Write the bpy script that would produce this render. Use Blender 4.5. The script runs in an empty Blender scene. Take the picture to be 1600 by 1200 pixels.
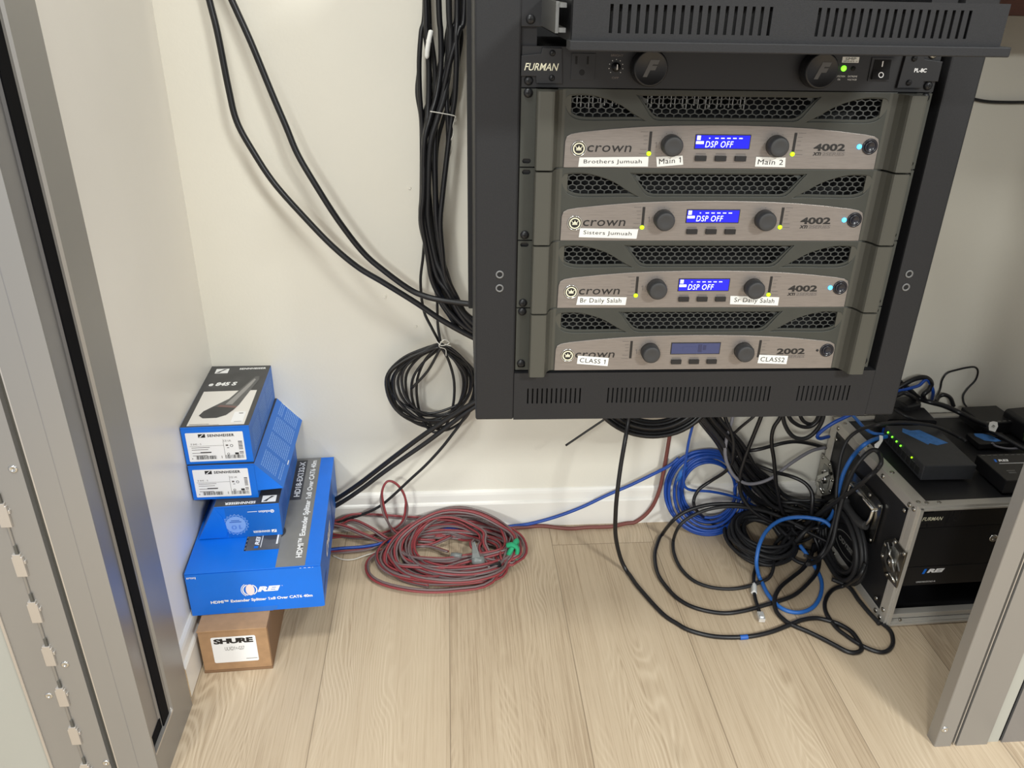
import bpy, bmesh, math, random
from mathutils import Vector, Matrix
random.seed(7)
S = bpy.context.scene
COL = S.collection
PI = math.pi

# ------------------------------------------------------------------ camera
CW = Vector((0.4627, -1.4421, 1.0646))
CR = Vector((0.99706, -0.07450, 0.01788)); CF = Vector((0.07457, 0.89180, -0.44620)); CU = Vector((0.01730, 0.44622, 0.89475))
FPX = 1252.03
cd = bpy.data.cameras.new('camera'); co = bpy.data.objects.new('camera', cd); COL.objects.link(co)
CF.normalize(); CR = (CR - CF * CR.dot(CF)).normalized(); CU = CR.cross(CF)
co.matrix_world = Matrix(((CR.x, CU.x, -CF.x, CW.x), (CR.y, CU.y, -CF.y, CW.y), (CR.z, CU.z, -CF.z, CW.z), (0, 0, 0, 1)))
cd.sensor_fit = 'HORIZONTAL'; cd.sensor_width = 36.0; cd.lens = FPX * 36.0 / 1600.0
cd.clip_start = 0.01; cd.clip_end = 60
S.camera = co

# ------------------------------------------------------------------ world, lamps, exposure
wo = bpy.data.worlds.new('world'); S.world = wo; wo.use_nodes = True
bg = wo.node_tree.nodes['Background']; bg.inputs[0].default_value = (0.97, 0.97, 1.0, 1); bg.inputs[1].default_value = 0.44
def area(name, loc, sx, sy, power, colr=(.98, 1, .962), aim=None):
    l = bpy.data.lights.new(name, 'AREA'); l.shape = 'RECTANGLE'; l.size = sx; l.size_y = sy; l.energy = power; l.color = colr
    o = bpy.data.objects.new(name, l); COL.objects.link(o); o.location = loc
    if aim: o.rotation_euler = (Vector(aim) - Vector(loc)).to_track_quat('-Z', 'Y').to_euler()
    return o
area('ceiling_lamp_near', (0.15, -1.22, 2.65), 0.4, 0.4, 19)
area('ceiling_lamp_right', (2.3, -3.5, 2.65), 0.6, 0.6, 125)
area('ceiling_lamp_left', (-1.3, -5.0, 2.65), 0.6, 0.6, 165)
area('ceiling_lamp_back', (-0.4, -5.4, 2.65), 1.0, 0.6, 40)
S.view_settings.view_transform = 'Standard'; S.view_settings.look = 'None'
S.view_settings.exposure = 0.40; S.view_settings.gamma = 1.0; S.view_settings.use_curve_mapping = False

# ------------------------------------------------------------------ pixel ray helper: a photo pixel met with a real surface
def ray(u, v): return CF + CR * ((u - 800) / FPX) - CU * ((v - 600) / FPX)
def at(u, v, k, ax=None):
    """k<=0: on the plane y=k in front of the back wall; k>0: at height k above the floor; ax given: plane axis=k"""
    r = ray(u, v)
    if ax is None: ax = 1 if k <= 0 else 2
    return CW + r * ((k - CW[ax]) / r[ax])

# ------------------------------------------------------------------ materials
def srgb(c):
    return tuple((x / 255 / 12.92) if x / 255 <= 0.04045 else ((x / 255 + 0.055) / 1.055) ** 2.4 for x in c) + (1,)
MATS = {}
def mat(name, c, rough=.5, metal=0, spec=.5, noise=0, nscale=40, bump=0, bscale=200, emit=None, estr=0, coat=0, trans=0, stretch=None):
    if name in MATS: return MATS[name]
    m = bpy.data.materials.new(name); m.use_nodes = True; nt = m.node_tree; p = nt.nodes['Principled BSDF']
    p.inputs['Base Color'].default_value = srgb(c); p.inputs['Roughness'].default_value = rough; p.inputs['Metallic'].default_value = metal
    p.inputs['Specular IOR Level'].default_value = spec
    if coat: p.inputs['Coat Weight'].default_value = coat
    if trans: p.inputs['Transmission Weight'].default_value = trans
    if emit: p.inputs['Emission Color'].default_value = srgb(emit); p.inputs['Emission Strength'].default_value = estr
    tc = nt.nodes.new('ShaderNodeTexCoord'); co_ = tc.outputs['Object']
    if stretch:
        mp = nt.nodes.new('ShaderNodeMapping'); mp.inputs['Scale'].default_value = stretch; nt.links.new(co_, mp.inputs[0]); co_ = mp.outputs[0]
    if noise:
        n = nt.nodes.new('ShaderNodeTexNoise'); n.inputs['Scale'].default_value = nscale; n.inputs['Detail'].default_value = 4; nt.links.new(co_, n.inputs['Vector'])
        r = nt.nodes.new('ShaderNodeValToRGB'); a, b = r.color_ramp.elements; a.position = .3; b.position = .7
        lo = [max(0, x * (1 - noise)) for x in c]; hi = [min(255, x * (1 + noise)) for x in c]
        a.color = srgb(lo); b.color = srgb(hi); nt.links.new(n.outputs['Fac'], r.inputs[0]); nt.links.new(r.outputs[0], p.inputs['Base Color'])
    if bump:
        n = nt.nodes.new('ShaderNodeTexNoise'); n.inputs['Scale'].default_value = bscale; n.inputs['Detail'].default_value = 3; nt.links.new(co_, n.inputs['Vector'])
        b = nt.nodes.new('ShaderNodeBump'); b.inputs['Strength'].default_value = bump; b.inputs['Distance'].default_value = .002
        nt.links.new(n.outputs['Fac'], b.inputs['Height']); nt.links.new(b.outputs[0], p.inputs['Normal'])
    MATS[name] = m; return m
WALL = mat('wall_paint', (226, 222, 210), .55, noise=.012, nscale=3, bump=.12, bscale=160)
WALL2 = mat('wall_paint_satin', (240, 236, 228), .38, noise=.012, nscale=3, bump=.05, bscale=90)
TRIM = mat('trim_paint', (232, 229, 222), .3)
MDF = mat('raw_board_end', (216, 188, 150), .8, noise=.08, nscale=300)
ALU = mat('anodised_aluminium', (156, 154, 151), .38, metal=.55, noise=.02, nscale=6, stretch=(1, 1, .05))
ALUD = mat('inner_aluminium', (150, 149, 150), .34, metal=.6)
ALUB = mat('bright_aluminium', (205, 200, 194), .3, metal=.7)
GASKET = mat('rubber_gasket', (10, 10, 13), .85, spec=.15)
FROST = mat('frosted_panel', (166, 166, 158), .35, noise=.01, nscale=3)
CHROME = mat('chrome', (215, 215, 212), .14, metal=1)
ZINC = mat('zinc_plated', (150, 150, 146), .3, metal=.9)
RACK = mat('black_powder_coat', (34, 34, 36), .55, spec=.35, noise=.06, nscale=500, bump=.1, bscale=1400)
DARK = mat('dark_interior', (14, 14, 15), .8)
BLACKP = mat('black_plastic', (26, 26, 28), .42)
BLACKM = mat('black_metal', (32, 32, 34), .4, metal=.2)
AMP = mat('olive_grey_plastic', (62, 63, 58), .5, spec=.35, noise=.02, nscale=60)
HANDLE = mat('handle_grey', (74, 73, 66), .45, spec=.4)
GRILLE = mat('grille_grey', (66, 68, 66), .5)
BRUSH = mat('brushed_steel', (138, 131, 126), .42, metal=.45, noise=.05, nscale=60, stretch=(1.2, 30, 30))
KNOB = mat('knob_rubber', (54, 54, 55), .55, bump=.05)
PRINTK = mat('black_print', (28, 26, 26), .5)
PRINTG = mat('grey_print', (105, 98, 94), .6)
WHITEP = mat('white_print', (240, 240, 240), .5)
CREAM = mat('cream_print', (226, 222, 196), .5)
LCDON = mat('lit_blue_screen', (6, 8, 90), .3, emit=(20, 24, 255), estr=.72)
LCDTX = mat('lit_screen_text', (225, 232, 255), .3, emit=(205, 215, 255), estr=1.0)
LCDOFF = mat('dark_blue_screen', (58, 66, 106), .25)
LCDOFT = mat('faded_screen_text', (44, 50, 86), .3)
LEDY = mat('lit_yellow_green_led', (200, 235, 20), .3, emit=(160, 236, 8), estr=1.15)
LEDG = mat('lit_green_led', (120, 255, 60), .3, emit=(110, 255, 40), estr=2.0)
LEDB = mat('lit_blue_led', (90, 190, 255), .3, emit=(70, 180, 255), estr=1.7)
LEDR = mat('lit_red_led', (255, 40, 50), .3, emit=(255, 30, 50), estr=1.4)
TAPE = mat('white_tape', (232, 232, 228), .45)
BLUE = mat('blue_board', (8, 112, 222), .38, noise=.03, nscale=12)
BLUES = mat('blue_board_side', (40, 112, 205), .42, noise=.02, nscale=12)
BLUEL = mat('pale_blue_print', (132, 172, 232), .5)
NAVY = mat('navy_print', (34, 92, 178), .45)
PGREY = mat('grey_board_print', (92, 92, 92), .42, noise=.08, nscale=40)
PGREY2 = mat('stripe_grey_print', (126, 125, 122), .45, noise=.03, nscale=30)
PDARK = mat('dark_board_print', (62, 62, 64), .4, noise=.1, nscale=30)
KRAFT = mat('kraft_card', (168, 133, 98), .8, noise=.04, nscale=60, bump=.08, bscale=300)
KRAFTD = mat('kraft_card_edge', (132, 102, 74), .85)
CBLK = mat('black_cable_jacket', (24, 24, 27), .38, spec=.5)
CBLK2 = mat('dull_black_cable_jacket', (36, 36, 38), .5, spec=.4)
CGRY = mat('grey_cable_jacket', (120, 119, 126), .45)
CBLU = mat('blue_cable_jacket', (28, 72, 158), .38)
CBLU2 = mat('light_blue_cable_jacket', (46, 108, 190), .38)
CRED = mat('red_wire_jacket', (134, 54, 58), .42)
CSIL = mat('grey_wire_jacket', (108, 92, 92), .4)
CBRN = mat('brown_red_jacket', (118, 66, 60), .5)
GREEN = mat('green_hook_and_loop', (40, 160, 112), .8, bump=.3, bscale=900)
DUCT = mat('grey_duct_tape', (112, 116, 114), .38)
STRING = mat('white_string', (216, 214, 206), .8)
LAM = mat('black_laminate', (31, 31, 33), .42, noise=.28, nscale=9, bump=.06, bscale=500)
CASEALU = mat('case_extrusion', (196, 192, 184), .34, metal=.4)
STEELP = mat('case_hardware', (168, 166, 160), .22, metal=1)
PAINTER = mat('blue_painters_tape', (66, 124, 192), .65, noise=.08, nscale=90)
WOODB = mat('dark_brown_wood', (62, 34, 24), .5, noise=.12, nscale=20, stretch=(1, 12, 12))
CLEAR = mat('clear_plastic', (225, 228, 230), .12, trans=.6)
LIME = mat('lime_plastic', (120, 178, 50), .45)

def floor_material():
    m = bpy.data.materials.new('oak_plank_floor'); m.use_nodes = True; nt = m.node_tree; N = nt.nodes; L = nt.links; p = N['Principled BSDF']
    tc = N.new('ShaderNodeTexCoord'); sp = N.new('ShaderNodeSeparateXYZ'); L.new(tc.outputs['Object'], sp.inputs[0])
    def mth(op, a, b=None, c=None):
        n = N.new('ShaderNodeMath'); n.operation = op
        for i, x in enumerate((a, b, c)):
            if x is None: continue
            if isinstance(x, (int, float)): n.inputs[i].default_value = x
            else: L.new(x, n.inputs[i])
        return n.outputs[0]
    PW = .2185; xs = mth('DIVIDE', mth('SUBTRACT', sp.outputs[0], .0135), PW)
    idx = mth('FLOOR', xs); fx = mth('FRACT', xs)
    wn = N.new('ShaderNodeTexWhiteNoise'); wn.noise_dimensions = '1D'; L.new(idx, wn.inputs['W'])
    rnd = wn.outputs['Value']
    # cross joints: one every 1.3 m, shifted from plank to plank
    yy = mth('DIVIDE', mth('ADD', mth('ADD', sp.outputs[1], .083), mth('MULTIPLY', mth('MODULO', mth('ADD', idx, 30), 3), .87)), 2.6)
    fy = mth('FRACT', yy); jy = mth('FLOOR', yy)
    wn2 = N.new('ShaderNodeTexWhiteNoise'); wn2.noise_dimensions = '2D'
    cb = N.new('ShaderNodeCombineXYZ'); L.new(idx, cb.inputs[0]); L.new(jy, cb.inputs[1]); L.new(cb.outputs[0], wn2.inputs['Vector'])
    tone = wn2.outputs['Value']
    # grain coordinates, each plank cut from another place
    off = mth('MULTIPLY', tone, 17.0)
    gx = mth('SUBTRACT', fx, mth('ADD', .3, mth('MULTIPLY', tone, .4)))
    g = N.new('ShaderNodeCombineXYZ'); L.new(mth('MULTIPLY', gx, PW), g.inputs[0]); L.new(mth('ADD', sp.outputs[1], off), g.inputs[1]); L.new(off, g.inputs[2])
    def noise(scale, vec, detail=3, rough=.55, dist=0):
        n = N.new('ShaderNodeTexNoise'); n.inputs['Scale'].default_value = scale; n.inputs['Detail'].default_value = detail; n.inputs['Roughness'].default_value = rough
        n.inputs['Distortion'].default_value = dist; L.new(vec, n.inputs['Vector']); return n.outputs['Fac']
    def mapping(sc):
        mp = N.new('ShaderNodeMapping'); mp.inputs['Scale'].default_value = sc; L.new(g.outputs[0], mp.inputs[0]); return mp.outputs[0]
    # cathedral rings: contours of a stretched field
    fld = mth('ADD', mth('MULTIPLY', mth('ABSOLUTE', gx), 1.25), mth('MULTIPLY', noise(1.0, mapping((9, 2.1, 1)), 2, .5), 1.1))
    rings = mth('SINE', mth('MULTIPLY', fld, 150.0))
    rings = mth('POWER', mth('ADD', mth('MULTIPLY', rings, .5), .5), 2.2)
    zone = noise(1.0, mapping((7, 1.1, 1)), 2, .5); zone = mth('MULTIPLY', mth('MAXIMUM', mth('SUBTRACT', zone, .47), 0.0), 9.0); rings = mth('MULTIPLY', rings, mth('MINIMUM', zone, 1.0))
    fine = noise(1.0, mapping((330, 3.2, 1)), 3, .65, .3)
    pores = noise(1.0, mapping((1100, 22, 1)), 2, .6)
    broad = noise(1.0, mapping((11, 1.6, 1)), 3, .5)
    v = mth('ADD', mth('MULTIPLY', rings, .17), mth('ADD', mth('MULTIPLY', fine, .40), mth('ADD', mth('MULTIPLY', pores, .24), mth('MULTIPLY', broad, .34))))
    v = mth('ADD', v, mth('MULTIPLY', mth('SUBTRACT', tone, .5), .06))
    r = N.new('ShaderNodeValToRGB'); e = r.color_ramp.elements
    e[0].position = .33; e[0].color = srgb((156, 135, 110)); e[1].position = .80; e[1].color = srgb((210, 193, 167))
    k = e.new(.50); k.color = srgb((191, 172, 146))
    L.new(v, r.inputs[0])
    # knots
    vo = N.new('ShaderNodeTexVoronoi'); vo.inputs['Scale'].default_value = 1.0; L.new(mapping((4.2, 1.9, 1)), vo.inputs['Vector'])
    kn = N.new('ShaderNodeValToRGB'); ke = kn.color_ramp.elements; ke[0].position = .015; ke[0].color = (.45, .40, .34, 1); ke[1].position = .075; ke[1].color = (1, 1, 1, 1)
    L.new(vo.outputs['Distance'], kn.inputs[0])
    mx = N.new('ShaderNodeMixRGB'); mx.blend_type = 'MULTIPLY'; mx.inputs[0].default_value = .5; L.new(r.outputs[0], mx.inputs[1]); L.new(kn.outputs[0], mx.inputs[2])
    ex = mth('MINIMUM', fx, mth('SUBTRACT', 1.0, fx)); ey = mth('MULTIPLY', mth('MINIMUM', fy, mth('SUBTRACT', 1.0, fy)), 2.6 / PW)
    seam = mth('LESS_THAN', mth('MINIMUM', ex, ey), .0042)
    mx2 = N.new('ShaderNodeMixRGB'); L.new(mth('MULTIPLY', seam, .55), mx2.inputs[0]); L.new(mx.outputs[0], mx2.inputs[1]); mx2.inputs[2].default_value = srgb((104, 86, 68))
    L.new(mx2.outputs[0], p.inputs['Base Color']); p.inputs['Roughness'].default_value = .48; p.inputs['Specular IOR Level'].default_value = .35
    b = N.new('ShaderNodeBump'); b.inputs['Strength'].default_value = .25; b.inputs['Distance'].default_value = .0006
    L.new(mth('SUBTRACT', v, mth('MULTIPLY', seam, .6)), b.inputs['Height']); L.new(b.outputs[0], p.inputs['Normal'])
    return m
FLOORM = floor_material()

# ------------------------------------------------------------------ mesh helpers
class MB:
    def __init__(s, scale=1.0): s.v = []; s.f = []; s.m = []; s.s = []; s.k = scale
    def add(s, vs, fs, m=0, smooth=False):
        o = len(s.v); s.v += [tuple(float(c) * s.k for c in p) for p in vs]
        for f in fs: s.f.append([i + o for i in f]); s.m.append(m); s.s.append(smooth)
        return s
    def box(s, x0, x1, y0, y1, z0, z1, m=0):
        v = [(x, y, z) for z in (z0, z1) for y in (y0, y1) for x in (x0, x1)]
        return s.add(v, [(0, 2, 3, 1), (4, 5, 7, 6), (0, 1, 5, 4), (2, 6, 7, 3), (0, 4, 6, 2), (1, 3, 7, 5)], m)
    def prism(s, pts, a0, a1, axis='z', m=0, smooth=False):
        P = {'z': lambda p, a: (p[0], p[1], a), 'y': lambda p, a: (p[0], a, p[1]), 'x': lambda p, a: (a, p[0], p[1])}[axis]
        n = len(pts); v = [P(p, a0) for p in pts] + [P(p, a1) for p in pts]
        s.add(v, [tuple(range(n))[::-1], tuple(range(n, 2 * n))], m)
        o = len(s.v) - 2 * n
        for i in range(n):
            j = (i + 1) % n; s.f.append([o + i, o + j, o + n + j, o + n + i]); s.m.append(m); s.s.append(smooth)
        return s
    def tube(s, pts, r, seg=8, m=0, closed=False, flat=None):
        pts = [Vector(p) for p in pts]; n = len(pts); T = []
        for i in range(n):
            a = pts[i - 1] if (i > 0 or closed) else pts[i]; b = pts[(i + 1) % n] if (i < n - 1 or closed) else pts[i]
            t = b - a; T.append(t.normalized() if t.length > 1e-9 else Vector((0, 0, 1)))
        ref = Vector((0, 0, 1)) if abs(T[0].z) < .9 else Vector((1, 0, 0))
        N_ = (ref - T[0] * ref.dot(T[0])).normalized(); vs = []
        for i in range(n):
            N_ = N_ - T[i] * N_.dot(T[i])
            N_ = N_.normalized() if N_.length > 1e-6 else T[i].orthogonal().normalized()
            B = T[i].cross(N_)
            rr = r[i] if isinstance(r, (list, tuple)) else r
            for k in range(seg):
                a = 2 * PI * k / seg; vs.append(pts[i] + N_ * (rr * math.cos(a)) + B * (rr * math.sin(a)))
        fs = []
        for i in range(n if closed else n - 1):
            j = (i + 1) % n
            for k in range(seg): fs.append((i * seg + k, i * seg + (k + 1) % seg, j * seg + (k + 1) % seg, j * seg + k))
        s.add(vs, fs, m, True)
        if not closed:
            o = len(s.v) - n * seg
            s.f.append([o + k for k in range(seg)][::-1]); s.m.append(m); s.s.append(False)
            s.f.append([o + (n - 1) * seg + k for k in range(seg)]); s.m.append(m); s.s.append(False)
        return s
    def lathe(s, c, axis, prof, seg=24, m=0, smooth=True):
        """prof: (radius, height) along axis from c"""
        c = Vector(c); A = Vector(axis).normalized(); U = A.orthogonal().normalized(); V = A.cross(U); vs = []
        for r, h in prof:
            for k in range(seg):
                a = 2 * PI * k / seg; vs.append(c + A * h + (U * math.cos(a) + V * math.sin(a)) * r)
        n = len(prof); fs = []
        for i in range(n - 1):
            for k in range(seg): fs.append((i * seg + k, i * seg + (k + 1) % seg, (i + 1) * seg + (k + 1) % seg, (i + 1) * seg + k))
        s.add(vs, fs, m, smooth); o = len(s.v) - n * seg
        s.f.append([o + k for k in range(seg)][::-1]); s.m.append(m); s.s.append(False)
        s.f.append([o + (n - 1) * seg + k for k in range(seg)]); s.m.append(m); s.s.append(False)
        return s
    def disc(s, c, axis, r, h=.0004, m=0, seg=20): return s.lathe(c, axis, [(r, 0), (r, h)], seg, m, False)
    def mesh(s, name, mats):
        me = bpy.data.meshes.new(name); me.from_pydata(s.v, [], s.f)
        for x in (mats if isinstance(mats, (list, tuple)) else [mats]): me.materials.append(x)
        me.polygons.foreach_set('material_index', s.m); me.polygons.foreach_set('use_smooth', s.s); me.validate(); me.update(); return me
    def build(s, name, mats, parent=None, bevel=0, segs=2):
        return link(name, s.mesh(name, mats), parent, bevel, segs)
def link(name, me, parent=None, bevel=0, segs=2):
    o = bpy.data.objects.new(name, me); COL.objects.link(o)
    if parent: o.parent = parent
    if bevel:
        b = o.modifiers.new('bevel', 'BEVEL'); b.width = bevel; b.segments = segs; b.limit_method = 'ANGLE'; b.angle_limit = .6; b.harden_normals = False
    return o
def tag(o, label, cat, group=None):
    o['label'] = label; o['category'] = cat
    if group: o['group'] = group
    return o
def struct(o): o['kind'] = 'structure'; return o
def thing(name, label, cat, loc, rz=0, group=None):
    o = bpy.data.objects.new(name, None); COL.objects.link(o); o.location = loc; o.rotation_euler = (0, 0, rz); o.empty_display_size = .05
    return tag(o, label, cat, group)
def crom(pts, n=10, closed=False):
    P = [Vector(p) for p in pts]; out = []; m = len(P)
    if m < 3: return [P[0].lerp(P[-1], i / n) for i in range(n + 1)]
    for i in range(m if closed else m - 1):
        p0 = P[i - 1] if (i > 0 or closed) else P[0] * 2 - P[1]; p1 = P[i]; p2 = P[(i + 1) % m]
        p3 = P[(i + 2) % m] if (i + 2 < m or closed) else P[-1] * 2 - P[-2]
        for k in range(n):
            t = k / n; out.append(.5 * ((2 * p1) + (p2 - p0) * t + (2 * p0 - 5 * p1 + 4 * p2 - p3) * t * t + (3 * p1 - p0 - 3 * p2 + p3) * t ** 3))
    if not closed: out.append(P[-1])
    return out
def curve_to_mesh(cu, name):
    o = bpy.data.objects.new('tmp', cu); COL.objects.link(o)
    dg = bpy.context.evaluated_depsgraph_get(); dg.update()
    me = bpy.data.meshes.new_from_object(o.evaluated_get(dg)); me.name = name
    bpy.data.objects.remove(o); return me
def plate_geo(outer, holes, t, bevel=0):
    """flat plate with real holes, in the XZ plane, thickness t towards -Y from y=0"""
    cu = bpy.data.curves.new('tmpc', 'CURVE'); cu.dimensions = '2D'; cu.fill_mode = 'BOTH'; cu.extrude = max(t / 2 - bevel, 1e-6); cu.bevel_depth = bevel; cu.bevel_resolution = 1
    for lp in [outer] + list(holes):
        sp = cu.splines.new('POLY'); sp.points.add(len(lp) - 1)
        for i, p in enumerate(lp): sp.points[i].co = (p[0], p[1], 0, 1)
        sp.use_cyclic_u = True
    me = curve_to_mesh(cu, 'tmpm'); bpy.data.curves.remove(cu)
    vs = [(v.co.x, -(v.co.z + t / 2), v.co.y) for v in me.vertices]; fs = [tuple(f.vertices) for f in me.polygons]
    bpy.data.meshes.remove(me); return vs, fs
TXT = {}
def text_geo(s, bold=0, shear=0, spacing=1.0):
    key = (s, bold, shear, spacing)
    if key in TXT: return TXT[key]
    cu = bpy.data.curves.new('tmpt', 'FONT'); cu.body = s; cu.offset = bold; cu.shear = shear; cu.space_character = spacing; cu.resolution_u = 3; cu.fill_mode = 'FRONT'
    me = curve_to_mesh(cu, 'tmpm'); vs = [(v.co.x, v.co.y) for v in me.vertices]; fs = [tuple(f.vertices) for f in me.polygons]
    for i, ch in enumerate(s):
        if ch != '1': continue           # the built-in face draws a bare bar: add the flag
        cu.body = s[:i + 1]; m1 = curve_to_mesh(cu, 'tmpm'); xr = max(v.co.x for v in m1.vertices); yt = max(v.co.y for v in m1.vertices if v.co.x > xr - .01); bpy.data.meshes.remove(m1)
        cu.body = 'l'; m1 = curve_to_mesh(cu, 'tmpm'); wb = max(v.co.x for v in m1.vertices) - min(v.co.x for v in m1.vertices) - abs(shear) * .7; bpy.data.meshes.remove(m1)
        wb = max(wb, .05); o = len(vs); xl = xr - wb
        vs += [(xl, yt), (xl, yt - .13), (xl - .15, yt - .20), (xl - .15, yt - .11)]; fs.append((o, o + 3, o + 2, o + 1))
    bpy.data.meshes.remove(me); bpy.data.curves.remove(cu)
    x0 = min(v[0] for v in vs); x1 = max(v[0] for v in vs); y0 = min(v[1] for v in vs); y1 = max(v[1] for v in vs)
    TXT[key] = ([((v[0] - x0) / (x1 - x0), (v[1] - y0) / (y1 - y0)) for v in vs], fs, (x1 - x0) / (y1 - y0)); return TXT[key]
class Decal:
    """print on a flat face: origin O, directions ex, ey; layers keep prints a hair apart"""
    def __init__(s, O, ex, ey, eps=.00018, scale=1.0): s.O = Vector(O); s.ex = Vector(ex); s.ey = Vector(ey); s.n = s.ex.cross(s.ey).normalized(); s.mb = MB(); s.eps = eps; s.mats = []; s.k = scale
    def mi(s, m):
        if m not in s.mats: s.mats.append(m)
        return s.mats.index(m)
    def P(s, x, y, l): return s.O + s.ex * (x * s.k) + s.ey * (y * s.k) + s.n * (s.eps * l)
    def poly(s, pts, m, l=1): s.mb.add([s.P(x, y, l) for x, y in pts], [tuple(range(len(pts)))], s.mi(m)); return s
    def rect(s, x0, y0, x1, y1, m, l=1): return s.poly([(x0, y0), (x1, y0), (x1, y1), (x0, y1)], m, l)
    def circ(s, x, y, r, m, l=1, n=24, ry=None): return s.poly([(x + r * math.cos(2 * PI * i / n), y + (ry or r) * math.sin(2 * PI * i / n)) for i in range(n)], m, l)
    def ring(s, x, y, r0, r1, m, l=1, n=28, a0=0, a1=2 * PI, k=1.0):
        for i in range(n):
            a, b = a0 + (a1 - a0) * i / n, a0 + (a1 - a0) * (i + 1) / n
            s.poly([(x + r0 * k * math.cos(a), y + r0 * math.sin(a)), (x + r1 * k * math.cos(a), y + r1 * math.sin(a)), (x + r1 * k * math.cos(b), y + r1 * math.sin(b)), (x + r0 * k * math.cos(b), y + r0 * math.sin(b))], m, l)
        return s
    def text(s, t, x, y, w, h, m, l=2, bold=0, shear=0, rot=0, spacing=1.0):
        vs, fs, asp = text_geo(t, bold, shear, spacing)
        if w is None: w = h * asp
        c, sn = math.cos(rot), math.sin(rot)
        s.mb.add([s.P(x + a * w * c - b * h * sn, y + a * w * sn + b * h * c, l) for a, b in vs], fs, s.mi(m)); return s
    def mesh(s, name): return s.mb.mesh(name, s.mats)
    def build(s, name, parent=None): return s.mb.build(name, s.mats, parent)

# ------------------------------------------------------------------ the setting
struct(MB().box(-.6, 3.0, -3.6, .0, -.03, 0).build('floor', FLOORM))
struct(MB().box(-.1, 3.0, .0, .08, 0, 2.75).build('wall_back', WALL))
struct(MB().prism([(0, 0), (.0125, -.466), (-.08, -.466), (-.08, 0)], 0, 2.75).build('wall_left', WALL2))
struct(MB().box(2.2, 2.28, -.62, 0, 0, 2.75).build('wall_right', WALL))
def baseboard(name, p, q, nrm, end=None):
    """moulded skirting from p to q; nrm points into the room"""
    p, q, nrm = Vector(p), Vector(q), Vector(nrm)
    prof = [(0, 0), (.0135, 0), (.0135, .060), (.0118, .0635), (.0085, .066), (.0078, .072), (.0068, .081), (.0052, .086), (.0022, .0895), (0, .0905)]
    mb = MB(); n = len(prof)
    mb.add([p + nrm * a + Vector((0, 0, b)) for a, b in prof] + [q + nrm * a + Vector((0, 0, b)) for a, b in prof], [(i, (i + 1) % n, n + (i + 1) % n, n + i) for i in range(n)])
    mb.add([p + nrm * a + Vector((0, 0, b)) for a, b in prof], [tuple(range(n))], 1)
    mb.add([q + nrm * a + Vector((0, 0, b)) for a, b in prof], [tuple(range(n))[::-1]], 0)
    return struct(mb.build(name, [TRIM, MDF]))
baseboard('baseboard_back', (2.2, 0, 0), (0, 0, 0), (0, -1, 0))
baseboard('baseboard_left', (.0122, -.455, .004), (0, 0, .004), (.9997, .0245, 0))
# screw holes and plaster dots left in the back wall belong to the wall: small dimples
pk = MB()
for u, v, r in ((640, 294, .0022), (603, 462, .0016), (602, 466, .0014), (650, 510, .002)):
    pk.lathe(at(u, v, 0), (0, -1, 0), [(r * 1.4, 0), (r, .0012), (r * .5, .0003)], 12)
pko = pk.build('wall_plug', WALL); pko['kind'] = 'structure'; pko.name = 'trim_9'

GAP = mat('shadow_gap_grey', (84, 82, 76), .6)
# closet front: aluminium jambs and the door leaves hinged to them
ZT = 2.4
j = MB()
j.prism([(.030, -.468), (.030, -.535), (.0265, -.537), (.0265, -.543), (.012, -.543), (.012, -.468)], 0, ZT)          # stile
j.prism([(.0145, -.543), (.0265, -.543), (.0265, -.567), (.0145, -.567)], 0.05, ZT, m=1)                               # seal
j.prism([(.0145, -.567), (.0245, -.567), (.0225, -.571), (.0235, -.6135), (.030, -.6155), (.030, -.6200), (-.0240, -.62), (-.024, -.567)], 0, ZT, m=2)
j.prism([(.0302, -.6195), (.0302, -.6202), (.0046, -.6202), (.0046, -.6195)], 0, ZT)
j.prism([(.0034, -.6195), (.0034, -.6202), (-.0240, -.6202), (-.0240, -.6195)], 0, ZT)
j.box(.006, .0298, -.6150, -.5352, 0, .064)                                                                                # bottom rail
j.box(.012, .0300, -.6150, -.536, .064, .0675, 3)
j.box(.008, .0240, -.6150, -.545, .064, .086, 1)
jo = struct(j.build('trim_1', [ALU, GASKET, ALUD, ALUB]))
d = MB()
d.prism([(-.0240, -.600), (-.0240, -.612), (-.0355, -.612), (-.0355, -.600)], 0, ZT, m=3)                                # dark gap
d.prism([(-.0245, -.612), (-.0245, -.6195), (-.0262, -.6195), (-.0262, -.612)], 0, ZT, m=2)
d.prism([(-.0340, -.600), (-.0340, -.6200), (-.0672, -.6200), (-.0672, -.600)], 0, ZT)
d.prism([(-.0698, -.600), (-.0698, -.6205), (-.1120, -.6205), (-.1120, -.600)], 0, ZT)
d.prism([(-.0665, -.600), (-.0665, -.6170), (-.0705, -.6170), (-.0705, -.600)], 0, ZT, m=1)
d.prism([(-.1115, -.600), (-.1115, -.6225), (-.1150, -.6225), (-.1150, -.600)], 0, ZT, m=2)
dl = struct(d.build('door_1', [ALU, GASKET, ALUB, GAP]))
struct(MB().box(-.75, -.1145, -.612, -.600, 0, ZT).build('frosted_panel', FROST, dl))
hg = MB()
hg.tube([(-.0685, -.6205, 0), (-.0685, -.6205, ZT)], .0022, 8)
k = -.029
while k < ZT:
    z = k + .0
    hg.prism([(-.0752, z - .017), (-.0622, z - .017), (-.0622, z + .013), (-.0637, z + .013), (-.0637, z + .017), (-.0735, z + .017), (-.0735, z + .013), (-.0752, z + .013)], -.6236, -.6195, 'y', 1)
    hg.box(-.0622, -.0600, -.6230, -.6195, z + .002, z + .007, 1)
    hg.box(-.0690, -.0655, -.6230, -.6195, z + .017, z + .030, 2)
    k += .0745
hgo = hg.build('hinge', [ALU, ALUB, GAP], dl, .0006)
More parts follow.
